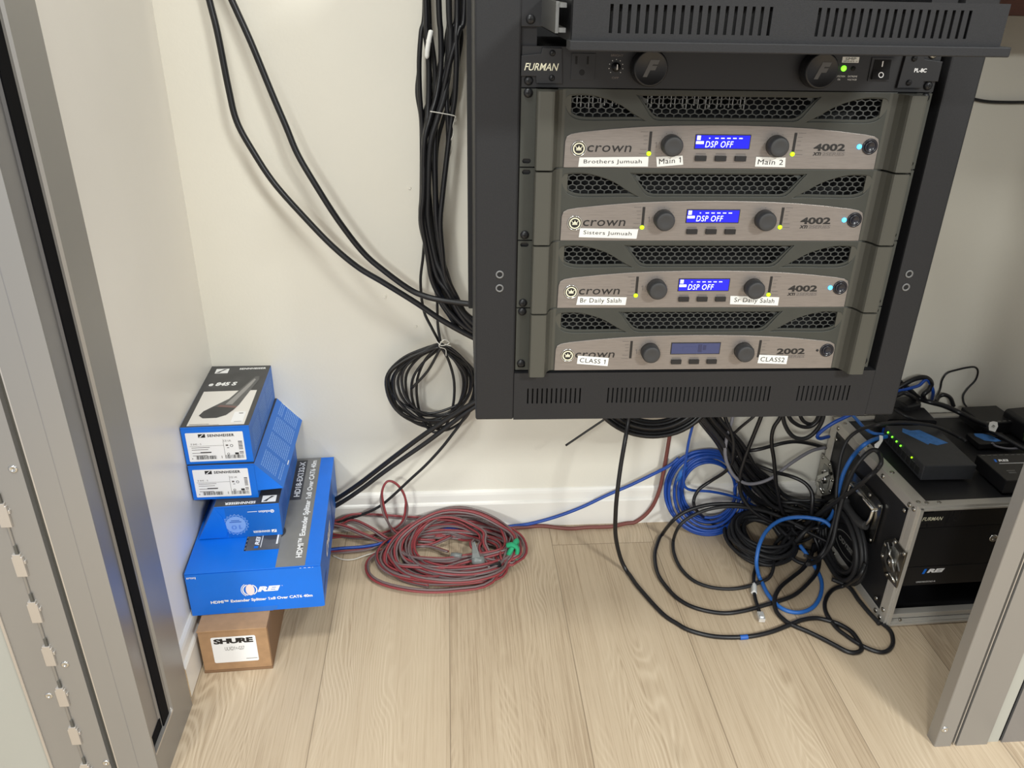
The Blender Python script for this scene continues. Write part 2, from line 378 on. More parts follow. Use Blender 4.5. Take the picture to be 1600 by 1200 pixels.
for x, z in ((-.053, .251), (-.086, .196), (-.039, .06), (-.043, .555), (-.053, .66), (-.086, .60), (-.053, 1.05)):
    s_ = MB(); s_.lathe((x, -.6202, z), (0, -1, 0), [(.0052, -.001), (.0052, .0006), (.004, .0014), (.0022, .0014), (.002, .0004), (.0001, .0004)], 16)
    s_.build('screw', CHROME, dl)
# right jamb and leaf
r_ = MB()
r_.prism([(1.211, -.610), (1.211, -.6185), (1.2125, -.6200), (1.2380, -.6200), (1.2380, -.600), (1.211, -.598)], 0, ZT)
r_.prism([(1.2380, -.600), (1.2380, -.613), (1.2470, -.613), (1.2470, -.600)], 0, ZT, m=3)
r_.prism([(1.2430, -.6125), (1.2430, -.6185), (1.2448, -.6185), (1.2448, -.6125)], 0, ZT, m=2)
rj = struct(r_.build('trim_2', [ALU, GASKET, ALUB, GAP], None, .0006))
r2 = MB()
r2.prism([(1.2472, -.600), (1.2472, -.6200), (1.2980, -.6200), (1.2990, -.6190), (1.2990, -.600)], 0, ZT)
r2.prism([(1.2990, -.600), (1.2990, -.6160), (1.3195, -.6160), (1.3195, -.600)], 0, ZT, m=3)
r2.prism([(1.3195, -.600), (1.3195, -.6140), (1.3235, -.6140), (1.3235, -.600)], 0, ZT, m=1)
dr = struct(r2.build('door_2', [ALU, GASKET, ALUB, FROST]))
struct(MB().box(1.3235, 1.95, -.618, -.600, 0, ZT).build('door_panel', ALUD, dr))
s_ = MB(); s_.lathe((1.218, -.6200, .039), (0, -1, 0), [(.0055, -.001), (.0055, .0008), (.004, .0018), (.002, .0018), (.002, .0006), (.0001, .0006)], 16); s_.build('screw', CHROME, rj)

sh = MB().box(1.16, 2.19, -.20, -.002, 1.036, 1.062).build('wall_shelf', WOODB, None, .002)
tag(sh, 'dark brown wooden shelf on the back wall at the top right corner', 'shelf')

# ------------------------------------------------------------------ equipment rack on the wall
RZ = -math.radians(1.0); RO = Vector((.547, -.4799, .6045))
RM = Matrix.Translation(RO) @ Matrix.Rotation(RZ, 4, 'Z')
def rackpt(x, y, z): return RM @ Vector((x, y, z))
K = .001
rack = thing('equipment_rack', 'black wall mounted steel equipment rack holding a stack of four amplifiers', 'rack', rackpt(0, 0, -.073), RZ)
def slot_plate(x0, x1, z0, z1, groups, sw, sz0, sz1, t, lean=0):
    holes = []
    for gx0, gx1, n in groups:
        for i in range(n):
            x = gx0 + (gx1 - gx0) * i / (n - 1); holes.append([(x - sw / 2, sz0), (x + sw / 2, sz0), (x + sw / 2, sz1), (x - sw / 2, sz1)])
    return plate_geo([(x0, z0), (x1, z0), (x1, z1), (x0, z1)], holes, t)
def rk(mb):  # rack parts are modelled with z from the bottom amplifier; the rack stands at its own bottom edge
    mb.v = [(x, y, z + .073) for x, y, z in mb.v]; return mb
ZTOP = .62
p = MB(K); p.box(-53, -1.5, -6, 22, -73, ZTOP * 1000); rk(p).build('pillar', RACK, rack, .0025)
p = MB(K); p.box(493, 534, -6, 22, -73, ZTOP * 1000); rk(p).build('pillar', RACK, rack, .0025)
for x in (-22.4, 506.3):
    for z in (135, 117):
        h = MB(K); h.lathe((x, -6.2, z), (0, -1, 0), [(5.2, -.5), (5.2, .8), (3.4, .9), (3.2, -.2)], 18); h.disc((x, -6.4, z), (0, -1, 0), 3.2, .3, 1)
        rk(h).build('threaded_insert', [mat('insert_grey', (120, 120, 120), .5, metal=.3), DARK], rack)
vs, fs = slot_plate(-1.5, 493, -73, -2.6, [(17.5, 88.3, 12), (126.8, 350, 37), (390.7, 461.8, 12)], 2.0, -48.5, -25.5, 1.6)
p = MB(K); p.add([(x, y - 4.4, z) for x, y, z in vs], fs); p.box(-1.5, 493, -5.6, 20, -4.2, -2.6); p.box(-1.5, 493, -5, 20, -73, -71.5)
rk(p).build('bottom_vent_panel', RACK, rack)
p = MB(K); p.box(-1.4, 492.9, 2, 4, -71, -5); rk(p).build('dust_screen', DARK, rack)
p = MB(K); p.box(-53, -51, 22, 300, -73, ZTOP * 1000); rk(p).build('side_panel', RACK, rack)
p = MB(K); p.box(532, 534, 22, 300, -73, ZTOP * 1000); rk(p).build('side_panel', RACK, rack)
p = MB(K); p.box(-53, 534, 298, 301, -40, ZTOP * 1000); p.box(-51, 532, 22, 298, -73, -71); rk(p).build('rear_shell', DARK, rack)
p = MB(K); p.box(-60, 541, 302, 330, -30, ZTOP * 1000); rk(p).build('rear_frame', RACK, rack, .002)
p = MB(K); p.box(120, 360, 330, 476, 250, 600); rk(p).build('wall_bracket', RACK, rack)
for x0, x1 in ((-1.2, 16.5), (466.5, 484)):
    p = MB(K); p.box(x0, x1, 3, 5.5, -2, ZTOP * 1000)
    for z in [40.5 + 355.6, 68.9 + 355.6, 82 + 355.6]: p.disc(((x0 + x1) / 2, 2.8, z), (0, -1, 0), 3.2, .4, 1)
    rk(p).build('mounting_rail', [BLACKM, DARK], rack)

def screw_geo(mb, x, z, y=0, r=5.4):
    mb.lathe((x, y, z), (0, -1, 0), [(r, 0), (r, .8), (r * .85, 2.4), (r * .5, 3.3), (.1, 3.5)], 16)
    mb.box(x - r * .5, x + r * .5, y - 3.75, y - 3.0, z - .6, z + .6, 1); mb.box(x - .6, x + .6, y - 3.75, y - 3.0, z - r * .5, z + r * .5, 1)
    return mb

# ------------------------------------------------------------------ power amplifiers
def mir(pts): return [(482.6 - x, z) for x, z in pts][::-1]
VL = [(52.9, 74), (54.6, 78.5), (59, 80.8), (74, 81.5), (89, 79.8), (111.6, 73.6), (130, 64.5), (146, 57.2)]
VLb = [(146, 57.2), (128, 57.6), (87, 57.0), (70, 57.6), (60, 61), (55, 67), (52.9, 74)]
def vec2(p): return [(a.x, a.y) for a in p]
VLs = vec2(crom([(x, z, 0) for x, z in VL], 4))[:-1] + vec2(crom([(x, z, 0) for x, z in VLb], 4))[:-1]
VC = [(134.5, 81.8), (348.1, 81.8), (343, 77), (330, 62), (325, 58.6), (319, 57.4), (163.6, 57.4), (157.6, 58.6), (152.6, 62), (139.6, 77)]
def grow(pts, sx, sz, dx, dz):
    cx = sum(p[0] for p in pts) / len(pts); cz = sum(p[1] for p in pts) / len(pts)
    return [(cx + (x - cx) * sx + dx, cz + (z - cz) * sz + dz) for x, z in pts]
def hexes(x0, x1, z0, z1):
    out = []; row = 0; z = z0 + 3.6
    while z < z1 - 2.5:
        x = x0 + 5 + (4.9 if row % 2 else 0)
        while x < x1 - 5:
            out.append([(x, z + 3.15), (x + 4.2, z + 1.6), (x + 4.2, z - 1.6), (x, z - 3.15), (x - 4.2, z - 1.6), (x - 4.2, z + 1.6)]); x += 9.8
        z += 5.6; row += 1
    return out
def bezel_mesh():
    mb = MB(K)
    outer = [(43, .4), (439.6, .4), (439.6, 87.9), (43, 87.9)]
    vs, fs = plate_geo(outer, [grow(VLs, 1.05, 1.22, -1, -1.2), grow(VC, 1.03, 1.2, 0, -1.3), grow(mir(VLs), 1.05, 1.22, 1, -1.2)], 3.0, .8); mb.add(vs, fs)
    vs, fs = plate_geo([(44, 50), (438.6, 50), (438.6, 87), (44, 87)], [VLs, VC, mir(VLs)], 2.0, .4); mb.add([(x, y + 1.0, z) for x, y, z in vs], fs)
    mb.box(43, 439.6, 0, 18, 86.4, 87.9); mb.box(43, 439.6, 0, 18, .4, 1.9)
    return mb.mesh('bezel', AMP)
def ear_mesh(left):
    x0, x1 = (0, 19) if left else (463.6, 482.6); xc = 8 if left else 474.6
    def slot(z): return [(xc + (2.4 if c > 0 else -2.4) + 2.7 * c, z + 2.9 * s_) for c, s_ in [(math.cos(t * PI / 8 - PI / 2 + .001), math.sin(t * PI / 8 - PI / 2 + .001)) for t in range(16)]]
    vs, fs = plate_geo([(x0, .6), (x1, .6), (x1, 87.8), (x0, 87.8)], [slot(83), slot(7)], 2.6); return MB(K).add([(x, y + .8, z) for x, y, z in vs], fs).mesh('rack_ear', AMP)
def handle_mesh(left):
    pr = [(17.2, 0), (16.3, -23), (17.6, -25.6), (20, -26.2), (33.5, -26.2), (36, -25.4), (37.4, -23), (39.5, -14), (43, -7), (47.5, -3.6), (53, -2.6), (58, -1.5), (58, 0)]
    if not left: pr = [(482.6 - x, y) for x, y in pr][::-1]
    return MB(K).prism(pr, 1.0, 87.6, 'z', 0).mesh('handle', HANDLE)
def grille_mesh(x0, x1):
    vs, fs = plate_geo([(x0, 55), (x1, 55), (x1, 84.5), (x0, 84.5)], hexes(x0, x1, 55, 84.5), 1.0); return MB(K).add([(x, y + 3.6, z) for x, y, z in vs], fs).mesh('honeycomb_grille', GRILLE)
PANEL = [(52.4, .8), (52.9, 30), (54.6, 35.5), (59.5, 38.4), (70, 40.4), (105, 44.2), (140, 47), (180, 48.8), (215, 49.5), (241.3, 49.7)]
PANEL = PANEL + mir(PANEL)[1:]
def panel_mesh():
    vs, fs = plate_geo(PANEL, [], 1.6, .5); mb = MB(K); mb.add([(x, y - 2.6, z) for x, y, z in vs], fs)
    vs, fs = plate_geo(grow(PANEL, 1.006, 1.03, 0, .2), [], .5); mb.add([(x, y - 2.7, z) for x, y, z in vs], fs, 1)
    return mb.mesh('control_panel', [BRUSH, PRINTK])
XA = (1, 0, 0); ZA = (0, 0, 1)
def face(y): return Decal((0, y * K, 0), XA, ZA, scale=K)
YP = -4.3
def badge_mesh():
    mb = MB(K); mb.lathe((68.9, YP + .2, 22.3), (0, -1, 0), [(9.4, 0), (9.4, .8), (8.7, 1.4), (8.0, .9), (7.6, .3)], 28)
    mb.lathe((68.9, YP + .2, 22.3), (0, -1, 0), [(7.8, 0), (7.8, .7)], 28, 1)
    v, dd = mb.mesh('x', [CHROME, PRINTK]), Decal((0, (YP - .9) * K, 0), XA, ZA, scale=K)
    cx, cz = 68.9, 22.3
    dd.ring(cx, cz, 5.5, 7.0, CREAM, 1)
    dd.poly([(cx - 4.2, cz - 2.6), (cx + 4.2, cz - 2.6), (cx + 4.4, cz - 1.2), (cx - 4.4, cz - 1.2)], CREAM, 1)
    dd.poly([(cx - 3.6, cz - .8), (cx + 3.6, cz - .8), (cx + 4.9, cz + 2.6), (cx + 2.4, cz + 1.2), (cx, cz + 3.6), (cx - 2.4, cz + 1.2), (cx - 4.9, cz + 2.6)], CREAM, 1)
    for q in (-4.9, 0, 4.9): dd.circ(cx + q, cz + (3.9 if q == 0 else 3.2), .8, CREAM, 1, 8)
    c0 = Vector((cx * K, (YP - .9) * K, cz * K)); nf = 28 * 4
    dd.mb.v = [p if i < nf else tuple(c0 + (Vector(p) - c0) * .74) for i, p in enumerate(dd.mb.v)]
    o = len(mb.v); mb.v += dd.mb.v; mb.f += [[i + o for i in f] for f in dd.mb.f]; mb.m += [2] * len(dd.mb.f); mb.s += [False] * len(dd.mb.f)
    bpy.data.meshes.remove(v)
    return mb.mesh('logo_badge', [CHROME, PRINTK, CREAM])
def knob_mesh(x, z, r=12.2, h=15, m=KNOB):
    mb = MB(K); mb.lathe((x, YP + .2, z), (0, -1, 0), [(r, 0), (r, h * .55), (r * .97, h * .8), (r * .9, h * .96), (r * .8, h), (r * .5, h - .6), (.1, h - .9)], 32); return mb.mesh('knob', m)
def meter_scale(x, s_, dg, dx):
    d_ = face(YP)
    if 1:
        for z, l in ((42, 9), (37.4, 5.5), (32.8, 4.5), (28.3, 4.5), (22, 8), (17.2, 9)): d_.rect(x + s_ * 3.2, z - .3, x + s_ * (3.2 + l), z + .3, PRINTG, 1) if s_ > 0 else d_.rect(x - 3.2 - l, z - .3, x - 3.2, z + .3, PRINTG, 1)
    d_.text(dg, dx, 24, None, 6.5, PRINTG); return d_.mesh('meter_scale')
def knob_scale(kx):
    d_ = face(YP)
    if 1:
        for a in range(11):
            t = PI * (1.25 - 1.5 * a / 10); c, s_ = math.cos(t), math.sin(t); d_.circ(kx + 14.2 * c, 27.6 + 14.2 * s_, .5, PRINTG, 1, 8)
    return d_.mesh('knob_scale')
def caption(x):
    d_ = face(YP); d_.rect(x - 6, 17.0, x + 6, 17.9, PRINTG, 1); return d_.mesh('button_caption')
def lettering(model):
    d_ = face(YP); d_.text(model, 351, 21.6, 38.4, 8.6, PRINTK, 1, bold=.035)
    d_.text('XTi', 351, 16.2, 10.5, 4.0, PRINTK, 1, bold=.05, shear=.15); d_.text('2SERIES', 362.5, 16.2, 28, 4.0, PRINTG, 1, bold=.02, shear=.12)
    return d_.mesh('model_lettering')
def brand():
    d_ = face(YP); d_.text('crown', 79, 18.6, 52.5, 7.6, PRINTK, 1, bold=.004, shear=.13, spacing=1.05); return d_.mesh('brand_lettering')
def meter(x):
    mb = MB(K); mb.box(x - 1.5, x + 1.5, YP - .5, YP + .6, 17.6, 42.4, 0); return mb.mesh('level_meter', PRINTK)
def led(x, z, r, m, n='signal_led'):
    mb = MB(K); mb.lathe((x, YP, z), (0, -1, 0), [(r, 0), (r, .8), (r * .7, 1.5), (.1, 1.8)], 16); return mb.mesh(n, m)
def display(on):
    mb = MB(K); mb.box(206.2, 272.9, YP - .4, YP + 1, 22.8, 39.8, 0); mb.box(207.2, 271.9, YP - .7, YP, 23.8, 38.8, 1); return mb.mesh('display', [PRINTK, LCDON if on else LCDOFF])
def display_text(on):
    d_ = Decal((0, (YP - .75) * K, 0), XA, ZA, scale=K); m = LCDTX if on else LCDOFT
    if on:
        d_.text('DSP OFF', 219, 25.0, 33.5, 7.2, m, 1, shear=.16, spacing=1.12)
        for i in range(6): d_.rect(222.5 + i * 7.2, 35.0, 224.0 + i * 7.2 + (2.8 if i else 0), 36.1, m, 1)
        d_.rect(208.3, 33.4, 212.6, 38.4, m, 1); d_.rect(207.6, 28.8, 216.8, 32.0, m, 1)
    else:
        d_.rect(243, 26, 248, 37, m, 1); d_.rect(249.5, 29, 253.5, 36, m, 1); d_.rect(222, 28, 240, 34, LCDOFF, 1)
    return d_.mesh('display_text')
def button(x):
    mb = MB(K); mb.box(x - 6.6, x + 6.6, YP - 3, YP + .5, 9.4, 15.3, 0); return mb.mesh('button', BLACKP)
def power_button():
    mb = MB(K); mb.lathe((419.4, YP + .2, 27.2), (0, -1, 0), [(9.3, 0), (9.3, 1.2), (7.6, 1.6), (7.2, .6)], 28); mb.lathe((419.4, YP + .2, 27.2), (0, -1, 0), [(6.6, 0), (6.6, 2.0), (5.2, 2.6), (4.8, 2.0), (.1, 1.8)], 28); return mb.mesh('power_button', mat('button_black', (30, 30, 38), .28))
AMPM = dict(bezel=bezel_mesh(), earL=ear_mesh(True), earR=ear_mesh(False), hL=handle_mesh(True), hR=handle_mesh(False), gL=grille_mesh(45, 140), gC=grille_mesh(140.4, 342.2), gR=grille_mesh(342.6, 437.6),
            panel=panel_mesh(), badge=badge_mesh(), k1=knob_mesh(178, 27.6), k2=knob_mesh(304.3, 27.7), s1=meter_scale(152.9, -1, '1', 159), s2=meter_scale(326.5, 1, '2', 316.5), ks1=knob_scale(178), ks2=knob_scale(304.3), cap=[caption(x) for x in (215.2, 239.3, 263.4)], br=brand(), m1=meter(152.9), m2=meter(326.5), don=display(True), doff=display(False),
            ton=display_text(True), toff=display_text(False), b=[button(x) for x in (215.2, 239.3, 263.4)], pb=power_button())
LB = {}
AMPM['l1'] = led(152.5, 17.2, 2.7, LEDY); AMPM['l2'] = led(326.2, 17.8, 2.7, LEDY); AMPM['lp'] = led(406.4, 27.1, 3.0, LEDB, 'power_led'); AMPM['lpo'] = led(406.4, 27.1, 1.6, PRINTK, 'power_led')
AMPM['l1p'] = led(152.5, 22.0, 2.2, PRINTK); 
fan = MB(K)
for i in range(46):
    x = 56 + i * 4.6
    if i % 3 != 1: fan.box(x, x + 1.2, 9, 30, 66 + (i * 7 % 5), 84)
FINS = fan.mesh('heat_sink_fins', ZINC)
def tape_label(parent, pts, text, bold=0):
    """pts: four corners in mm (TL, TR, BR, BL)"""
    mb = MB(K); y = YP - .6; mb.add([(x, y, z) for x, z in pts] + [(x, y + .35, z) for x, z in pts], [(3, 2, 1, 0), (0, 1, 5, 4), (1, 2, 6, 5), (2, 3, 7, 6), (3, 0, 4, 7)])
    o = mb.build('tape_label', TAPE, parent); o['label'] = 'white adhesive strip reading ' + text
    TL, TR, BR, BL = [Vector((p_[0], 0, p_[1])) for p_ in pts]
    ex = (BR - BL); L_ = ex.length; ex.normalize(); H_ = (TL - BL).length; ez = Vector((-ex.z, 0, ex.x))
    dd = Decal(Vector((BL.x, y - .06, BL.z)) * K, ex, ez, scale=K)
    desc = any(c in text for c in 'y')
    dd.text(text, L_ * .075, H_ * (.12 if desc else .23), L_ * .83, H_ * (.70 if desc else .54), PRINTK, 1, bold=bold, spacing=1.08); dd.build('label_lettering', o)
def amplifier(i, label, on, model, tapes, screws, fins):
    zo = (3 - i) * 88.9
    t = thing('power_amplifier', label, 'amplifier', rackpt(0, 0, zo * K), RZ, 'power amplifiers stacked in the rack')
    A = AMPM
    for k_ in ('bezel', 'earL', 'earR', 'hL', 'hR', 'gL', 'gC', 'gR'): link({'bezel': 'bezel', 'earL': 'rack_ear', 'earR': 'rack_ear', 'hL': 'handle', 'hR': 'handle'}.get(k_, 'honeycomb_grille'), A[k_], t)
    ch = MB(K); ch.box(24, 458, 32, 290, 1.5, 87); ch.box(43, 439, 19, 32, 1.5, 48); ch.build('chassis', DARK, t)
    if fins: link('heat_sink_fins', FINS, t)
    pn = link('control_panel', A['panel'], t)
    link('logo_badge', A['badge'], t); link('brand_lettering', A['br'], t)
    for q in (1, 2):
        m_ = link('level_meter', A['m%d' % q], t)
        if on: link('signal_led', A['l%d' % q], m_)
        link('meter_scale', A['s%d' % q], m_); kn = link('knob', A['k%d' % q], t); link('knob_scale', A['ks%d' % q], kn)
    ds = link('display', A['don' if on else 'doff'], t); link('display_text', A['ton' if on else 'toff'], ds)
    if on: ds['label'] = 'bright blue lit display'
    else: ds['label'] = 'unlit dark blue display'
    for b_, c_ in zip(A['b'], A['cap']): bo = link('button', b_, t); link('button_caption', c_, bo)
    lt = lettering(model) if model not in LB else LB[model]; LB[model] = lt; link('model_lettering', lt, t)
    link('power_led', A['lp' if on else 'lpo'], t); link('power_button', A['pb'], t)
    for x, z in screws: screw_geo(MB(K), x, z, -1.8).build('rack_screw', [BLACKM, DARK], t)
    for pts, tx in tapes: tape_label(t, pts, tx)
    return t
amplifier(0, 'topmost olive grey power amplifier with a Brothers Jumuah tape label', True, '4002',
          [([(70.2, 12.2), (152.6, 13.6), (152.9, 2.1), (69.3, 1.4)], 'Brothers Jumuah'), ([(161.8, 13.4), (193.2, 15.1), (195.2, 4.7), (163.8, 2.0)], 'Main 1'), ([(282.5, 14.3), (318.6, 13.8), (319.8, 2.5), (282.7, 3.0)], 'Main 2')], [(8, 83.3), (474.6, 83.3)], True)
amplifier(1, 'second power amplifier from the top with a Sisters Jumuah tape label', True, '4002', [([(75.7, 16.0), (148.1, 15.0), (146.8, 2.9), (74.7, 4.8)], 'Sisters Jumuah')], [(8, 6.8)], False)
amplifier(2, 'third power amplifier down with Br Daily Salah and Sr Daily Salah labels', True, '4002',
          [([(78.2, 16.1), (141.1, 15.0), (140.3, 4.2), (76.3, 4.8)], 'Br Daily Salah'), ([(276.3, 16.3), (340.9, 14.3), (341.1, 2.8), (277.1, 4.9)], 'Sr Daily Salah')], [(8, 6.8)], False)
amplifier(3, 'bottom power amplifier with an unlit display and a CLASS 1 tape label', False, '2002',
          [([(82.7, 22.0), (124.1, 18.3), (123.2, 6.4), (81.7, 10.2)], 'CLASS 1'), ([(327.6, 21.3), (367.5, 19.4), (367.1, 7.2), (326.9, 9.0)], 'CLASS2')], [(7.4, 83.8), (7.4, 10.4), (474.6, 10.4)], False)

# ------------------------------------------------------------------ power conditioner above the amplifiers
def conditioner(loc, rz, label, full, k=K):
    t = thing('power_conditioner', label, 'power conditioner', loc, rz)
    b = MB(k); b.box(0, 482.6, -2, 0.5, .5, 43.6); b.box(22, 460, .5, 200, 1, 43); b.build('faceplate', BLACKP, t)
    bl = [(-.5, 13), (16.4, 13), (17.2, 5.4), (45.7, 5.4), (43.5, 41.6), (22.6, 41.8), (21.4, 35.6), (-.5, 33.4)]
    for pts in ([bl, mir(bl)] if full else [bl]):
        vs, fs = plate_geo(pts, [], 4, .6); MB(k).add([(x, y - 2, z) for x, y, z in vs], fs).build('corner_bracket', BLACKP, t)
    d_ = Decal((0, -6.1 * k, 0), XA, ZA, scale=k); d_.text('FURMAN', 2.5, 18.6, 38.6, 7.8, CREAM, 1, bold=.006, shear=.28)
    if full: d_.text('PL-8C', 452, 22.2, 14.6, 4.4, WHITEP, 1, bold=.03)
    d_.build('brand_lettering', t)
    o = MB(k); o.box(55.5, 82.8, -3.2, -1.8, 9, 37, 0)
    for x in (61, 74): o.box(x - 1.2, x + 1.2, -3.5, -3, 25.5, 34, 1)
    o.lathe((68, -3, 17), (0, -1, 0), [(3.2, 0), (3.2, .5)], 14, 1, False); o.build('outlet', [BLACKP, DARK], t, .0004)
    if not full: return t
    for x, z in ((33.5, 37), (33.8, 11), (449.1, 37), (448.8, 11)): screw_geo(MB(k), x, z, -5.5, 3.4).build('screw', [BLACKM, DARK], t)
    for x, z in ((8, 7.6), (474.6, 7.6), (472, 41.5)): screw_geo(MB(k), x, z, -2, 5.2).build('rack_screw', [ZINC if x == 472 else BLACKM, DARK], t)
    tr = MB(k); tr.lathe((106.5, -2, 23), (0, -1, 0), [(5, 0), (5, 3), (3.6, 3.4), (3.4, 8), (.1, 8.3)], 20); tr.box(106, 107, -10.6, -10.2, 21, 26.4, 1); tr.build('dimmer_knob', [BLACKP, WHITEP], t)
    d_ = Decal((0, -2.1 * k, 0), XA, ZA, scale=k)
    for a in range(9):
        q = PI * (1.25 - 1.5 * a / 8); d_.circ(106.5 + 8 * math.cos(q), 23 + 8 * math.sin(q), .5, WHITEP, 1, 8)
    d_.text('BRIGHT', 100, 34, 14, 2.4, PRINTG, 1, bold=.02); d_.text('OFF', 102.5, 10.4, 8, 2.4, PRINTG, 1, bold=.02)
    d_.build('dimmer_scale', t); d_ = Decal((0, -2.1 * k, 0), XA, ZA, scale=k)
    d_.text('PROTECTION', 361, 15.6, 12.5, 1.8, WHITEP, 1); d_.text('OK', 365.5, 12.2, 3.4, 1.8, WHITEP, 1); d_.text('EXTREME', 377, 15.6, 11, 1.8, WHITEP, 1); d_.text('VOLTAGE', 377, 12.2, 11, 1.8, WHITEP, 1)
    d_.build('lamp_caption', t)
    for x in (142.6, 338):
        g = MB(k); g.lathe((x, -1.8, 23.6), (0, -1, 0), [(20, 0), (20, 12), (19.4, 17), (18.6, 18.4), (17.4, 18.8), (16.8, 18.2), (.1, 18.2)], 36); lp = g.build('rack_light', BLACKP, t)
        d_ = Decal((x * k, -20.1 * k, 23.6 * k), XA, ZA, scale=k); d_.text('F', -8.5, -9, 18, 18, mat('embossed_grey', (92, 92, 92), .5), 1, bold=.06, shear=.45); d_.build('embossed_letter', lp)
    st = MB(k); st.box(366.6, 386.2, -2.5, -1.9, 31.2, 37.4); so = st.build('sticker', TAPE, t)
    d_ = Decal((0, -2.6 * k, 0), XA, ZA, scale=k); d_.text('SMP', 370, 33.9, 12.6, 2.8, PRINTK, 1); d_.text('SERIES II', 368.3, 31.8, 16.2, 1.5, PRINTK, 1); d_.build('sticker_print', so)
    l_ = MB(k); l_.lathe((370.2, -2, 25), (0, -1, 0), [(3.1, 0), (3.1, 1), (2, 2), (.1, 2.3)], 16); l_.build('status_led', LEDG, t)
    s2 = MB(k); s2.lathe((381.5, -2, 25), (0, -1, 0), [(2.6, 0), (2.6, 1), (.1, 1.6)], 16); s2.build('status_led', DARK, t)
    w = MB(k); w.box(401, 427, -3.4, -1.8, 12, 37, 0); w.prism([(-3, 14), (-6.8, 14), (-4.2, 24.5), (-3.6, 35), (-3, 35)], 404, 424, 'x', 1); wo_ = w.build('power_switch', [BLACKP, mat('rocker_black', (22, 22, 23), .7, spec=.2)], t)
    d_ = Decal((0, -4.45 * k, 24.5 * k), XA, (0, .06, .998), scale=k); d_.rect(413.3, 3, 414.7, 9, WHITEP, 1); d_.build('switch_print', wo_)
    d_ = Decal((0, -7.1 * k, 14 * k), XA, (0, .24, .97), scale=k); d_.ring(414, 5, 2.2, 3.2, WHITEP, 1); d_.build('switch_print', wo_)
    return t
conditioner(rackpt(0, 0, .3556), RZ, 'slim black power conditioner with a lit green lamp above the amplifiers', True)

# ------------------------------------------------------------------ pulled out shelf drawer at the top of the rack
dw = thing('rack_drawer', 'pulled out black vented rack drawer above the power conditioner', 'drawer', rackpt(0, 0, .4065), RZ)
zb = 406.5
def dz(mb): mb.v = [(x, y, z - .4065) for x, y, z in mb.v]; return mb
vs, fs = slot_plate(33.4, 441, 415.6, 452, [(68.6, 215.6, 19), (261.2, 404.2, 19)], 3.0, 421.8, 446, 1.6)
m_ = MB(K); m_.add([(x, y - 169, z) for x, y, z in vs], fs); m_.box(33.4, 441, -170, -160, 450.4, 452); dz(m_).build('vented_front', RACK, dw)
m_ = MB(K); m_.box(34, 440, -160, -158, 418, 450); dz(m_).build('dust_screen', DARK, dw)
m_ = MB(K); m_.box(31, 449.5, -176, -150, 406.5, 415.6); dz(m_).build('front_lip', RACK, dw, .0012)
m_ = MB(K); m_.box(33.4, 441, -160, 230, 413, 415); m_.box(33.4, 35, -160, 230, 415, 448); m_.box(439.4, 441, -160, 230, 415, 448); dz(m_).build('tray', BLACKM, dw)
for x0, ys in ((20, -150), (443, -90)):
    m_ = MB(K); m_.box(x0, x0 + 3, ys, 240, 420, 447, 0); m_.box(x0 + 3, x0 + 9, ys - 8, 150, 421, 425, 0); m_.box(x0 + 3, x0 + 9, ys - 8, 150, 442, 446, 0)
    for q in range(7): m_.box(x0 + 3.01, x0 + 3.4, ys + 10 + q * 28, ys + 24 + q * 28, 430, 437, 1)
    dz(m_).build('slide_rail', [ZINC, DARK], dw)
for x0, x1, xs in ((-3.5, 27, 8.3), (455.6, 486, 474)):
    m_ = MB(K); m_.box(x0, x1, -4, -1.5, 419, 500); dz(m_).build('mounting_bracket', BLACKM, dw, .0006)
    m_ = screw_geo(MB(K), xs, 424.5 + 2, -4, 5.2); dz(m_).build('rack_screw', [BLACKM, DARK], dw)

# ------------------------------------------------------------------ stack of boxes by the left wall
R = math.radians
rb = random.Random(11)
# cardboard box on the floor
t = thing('cardboard_box', 'plain brown cardboard box on the floor at the bottom of the box stack', 'box', (.0325, -.4016, 0), R(2.3))
b = MB(); b.box(0, .1125, .002, .205, .004, .0925); b.build('carton', KRAFT, t, .0012)
b = MB(); b.box(-.0005, .1135, .0005, .205, 0, .0042); b.box(.1115, .1138, .004, .204, .004, .090); b.build('bottom_flap', KRAFTD, t, .0006)
b = MB(); b.box(-.0006, .1130, .0, .206, .0915, .0936); b.build('lid', KRAFT, t, .0008)
rr = [(.0215 + (.0775 - .0215) * a, z) for a, z in ((0, 0), (1, 0), (1, 1), (0, 1))]
def rrect(x0, y0, x1, y1, r, n=4):
    out = []
    for cx, cy, a0 in ((x1 - r, y0 + r, -PI / 2), (x1 - r, y1 - r, 0), (x0 + r, y1 - r, PI / 2), (x0 + r, y0 + r, PI)):
        for i in range(n + 1): a = a0 + PI / 2 * i / n; out.append((cx + r * math.cos(a), cy + r * math.sin(a)))
    return out
d_ = Decal((0, .002, 0), XA, ZA)
d_.poly(rrect(.0195, .0205, .0925, .0775, .003), WHITEP, 1)
d_.text('SHURE', .0235, .0625, .0645, .0115, PRINTK, 2, bold=.055, spacing=.95); d_.text('ULXD1=-G57', .040, .0475, .032, .0078, PRINTG, 2)
d_.rect(.072, .0262, .0905, .0272, PRINTG, 2); d_.build('shipping_label', t)

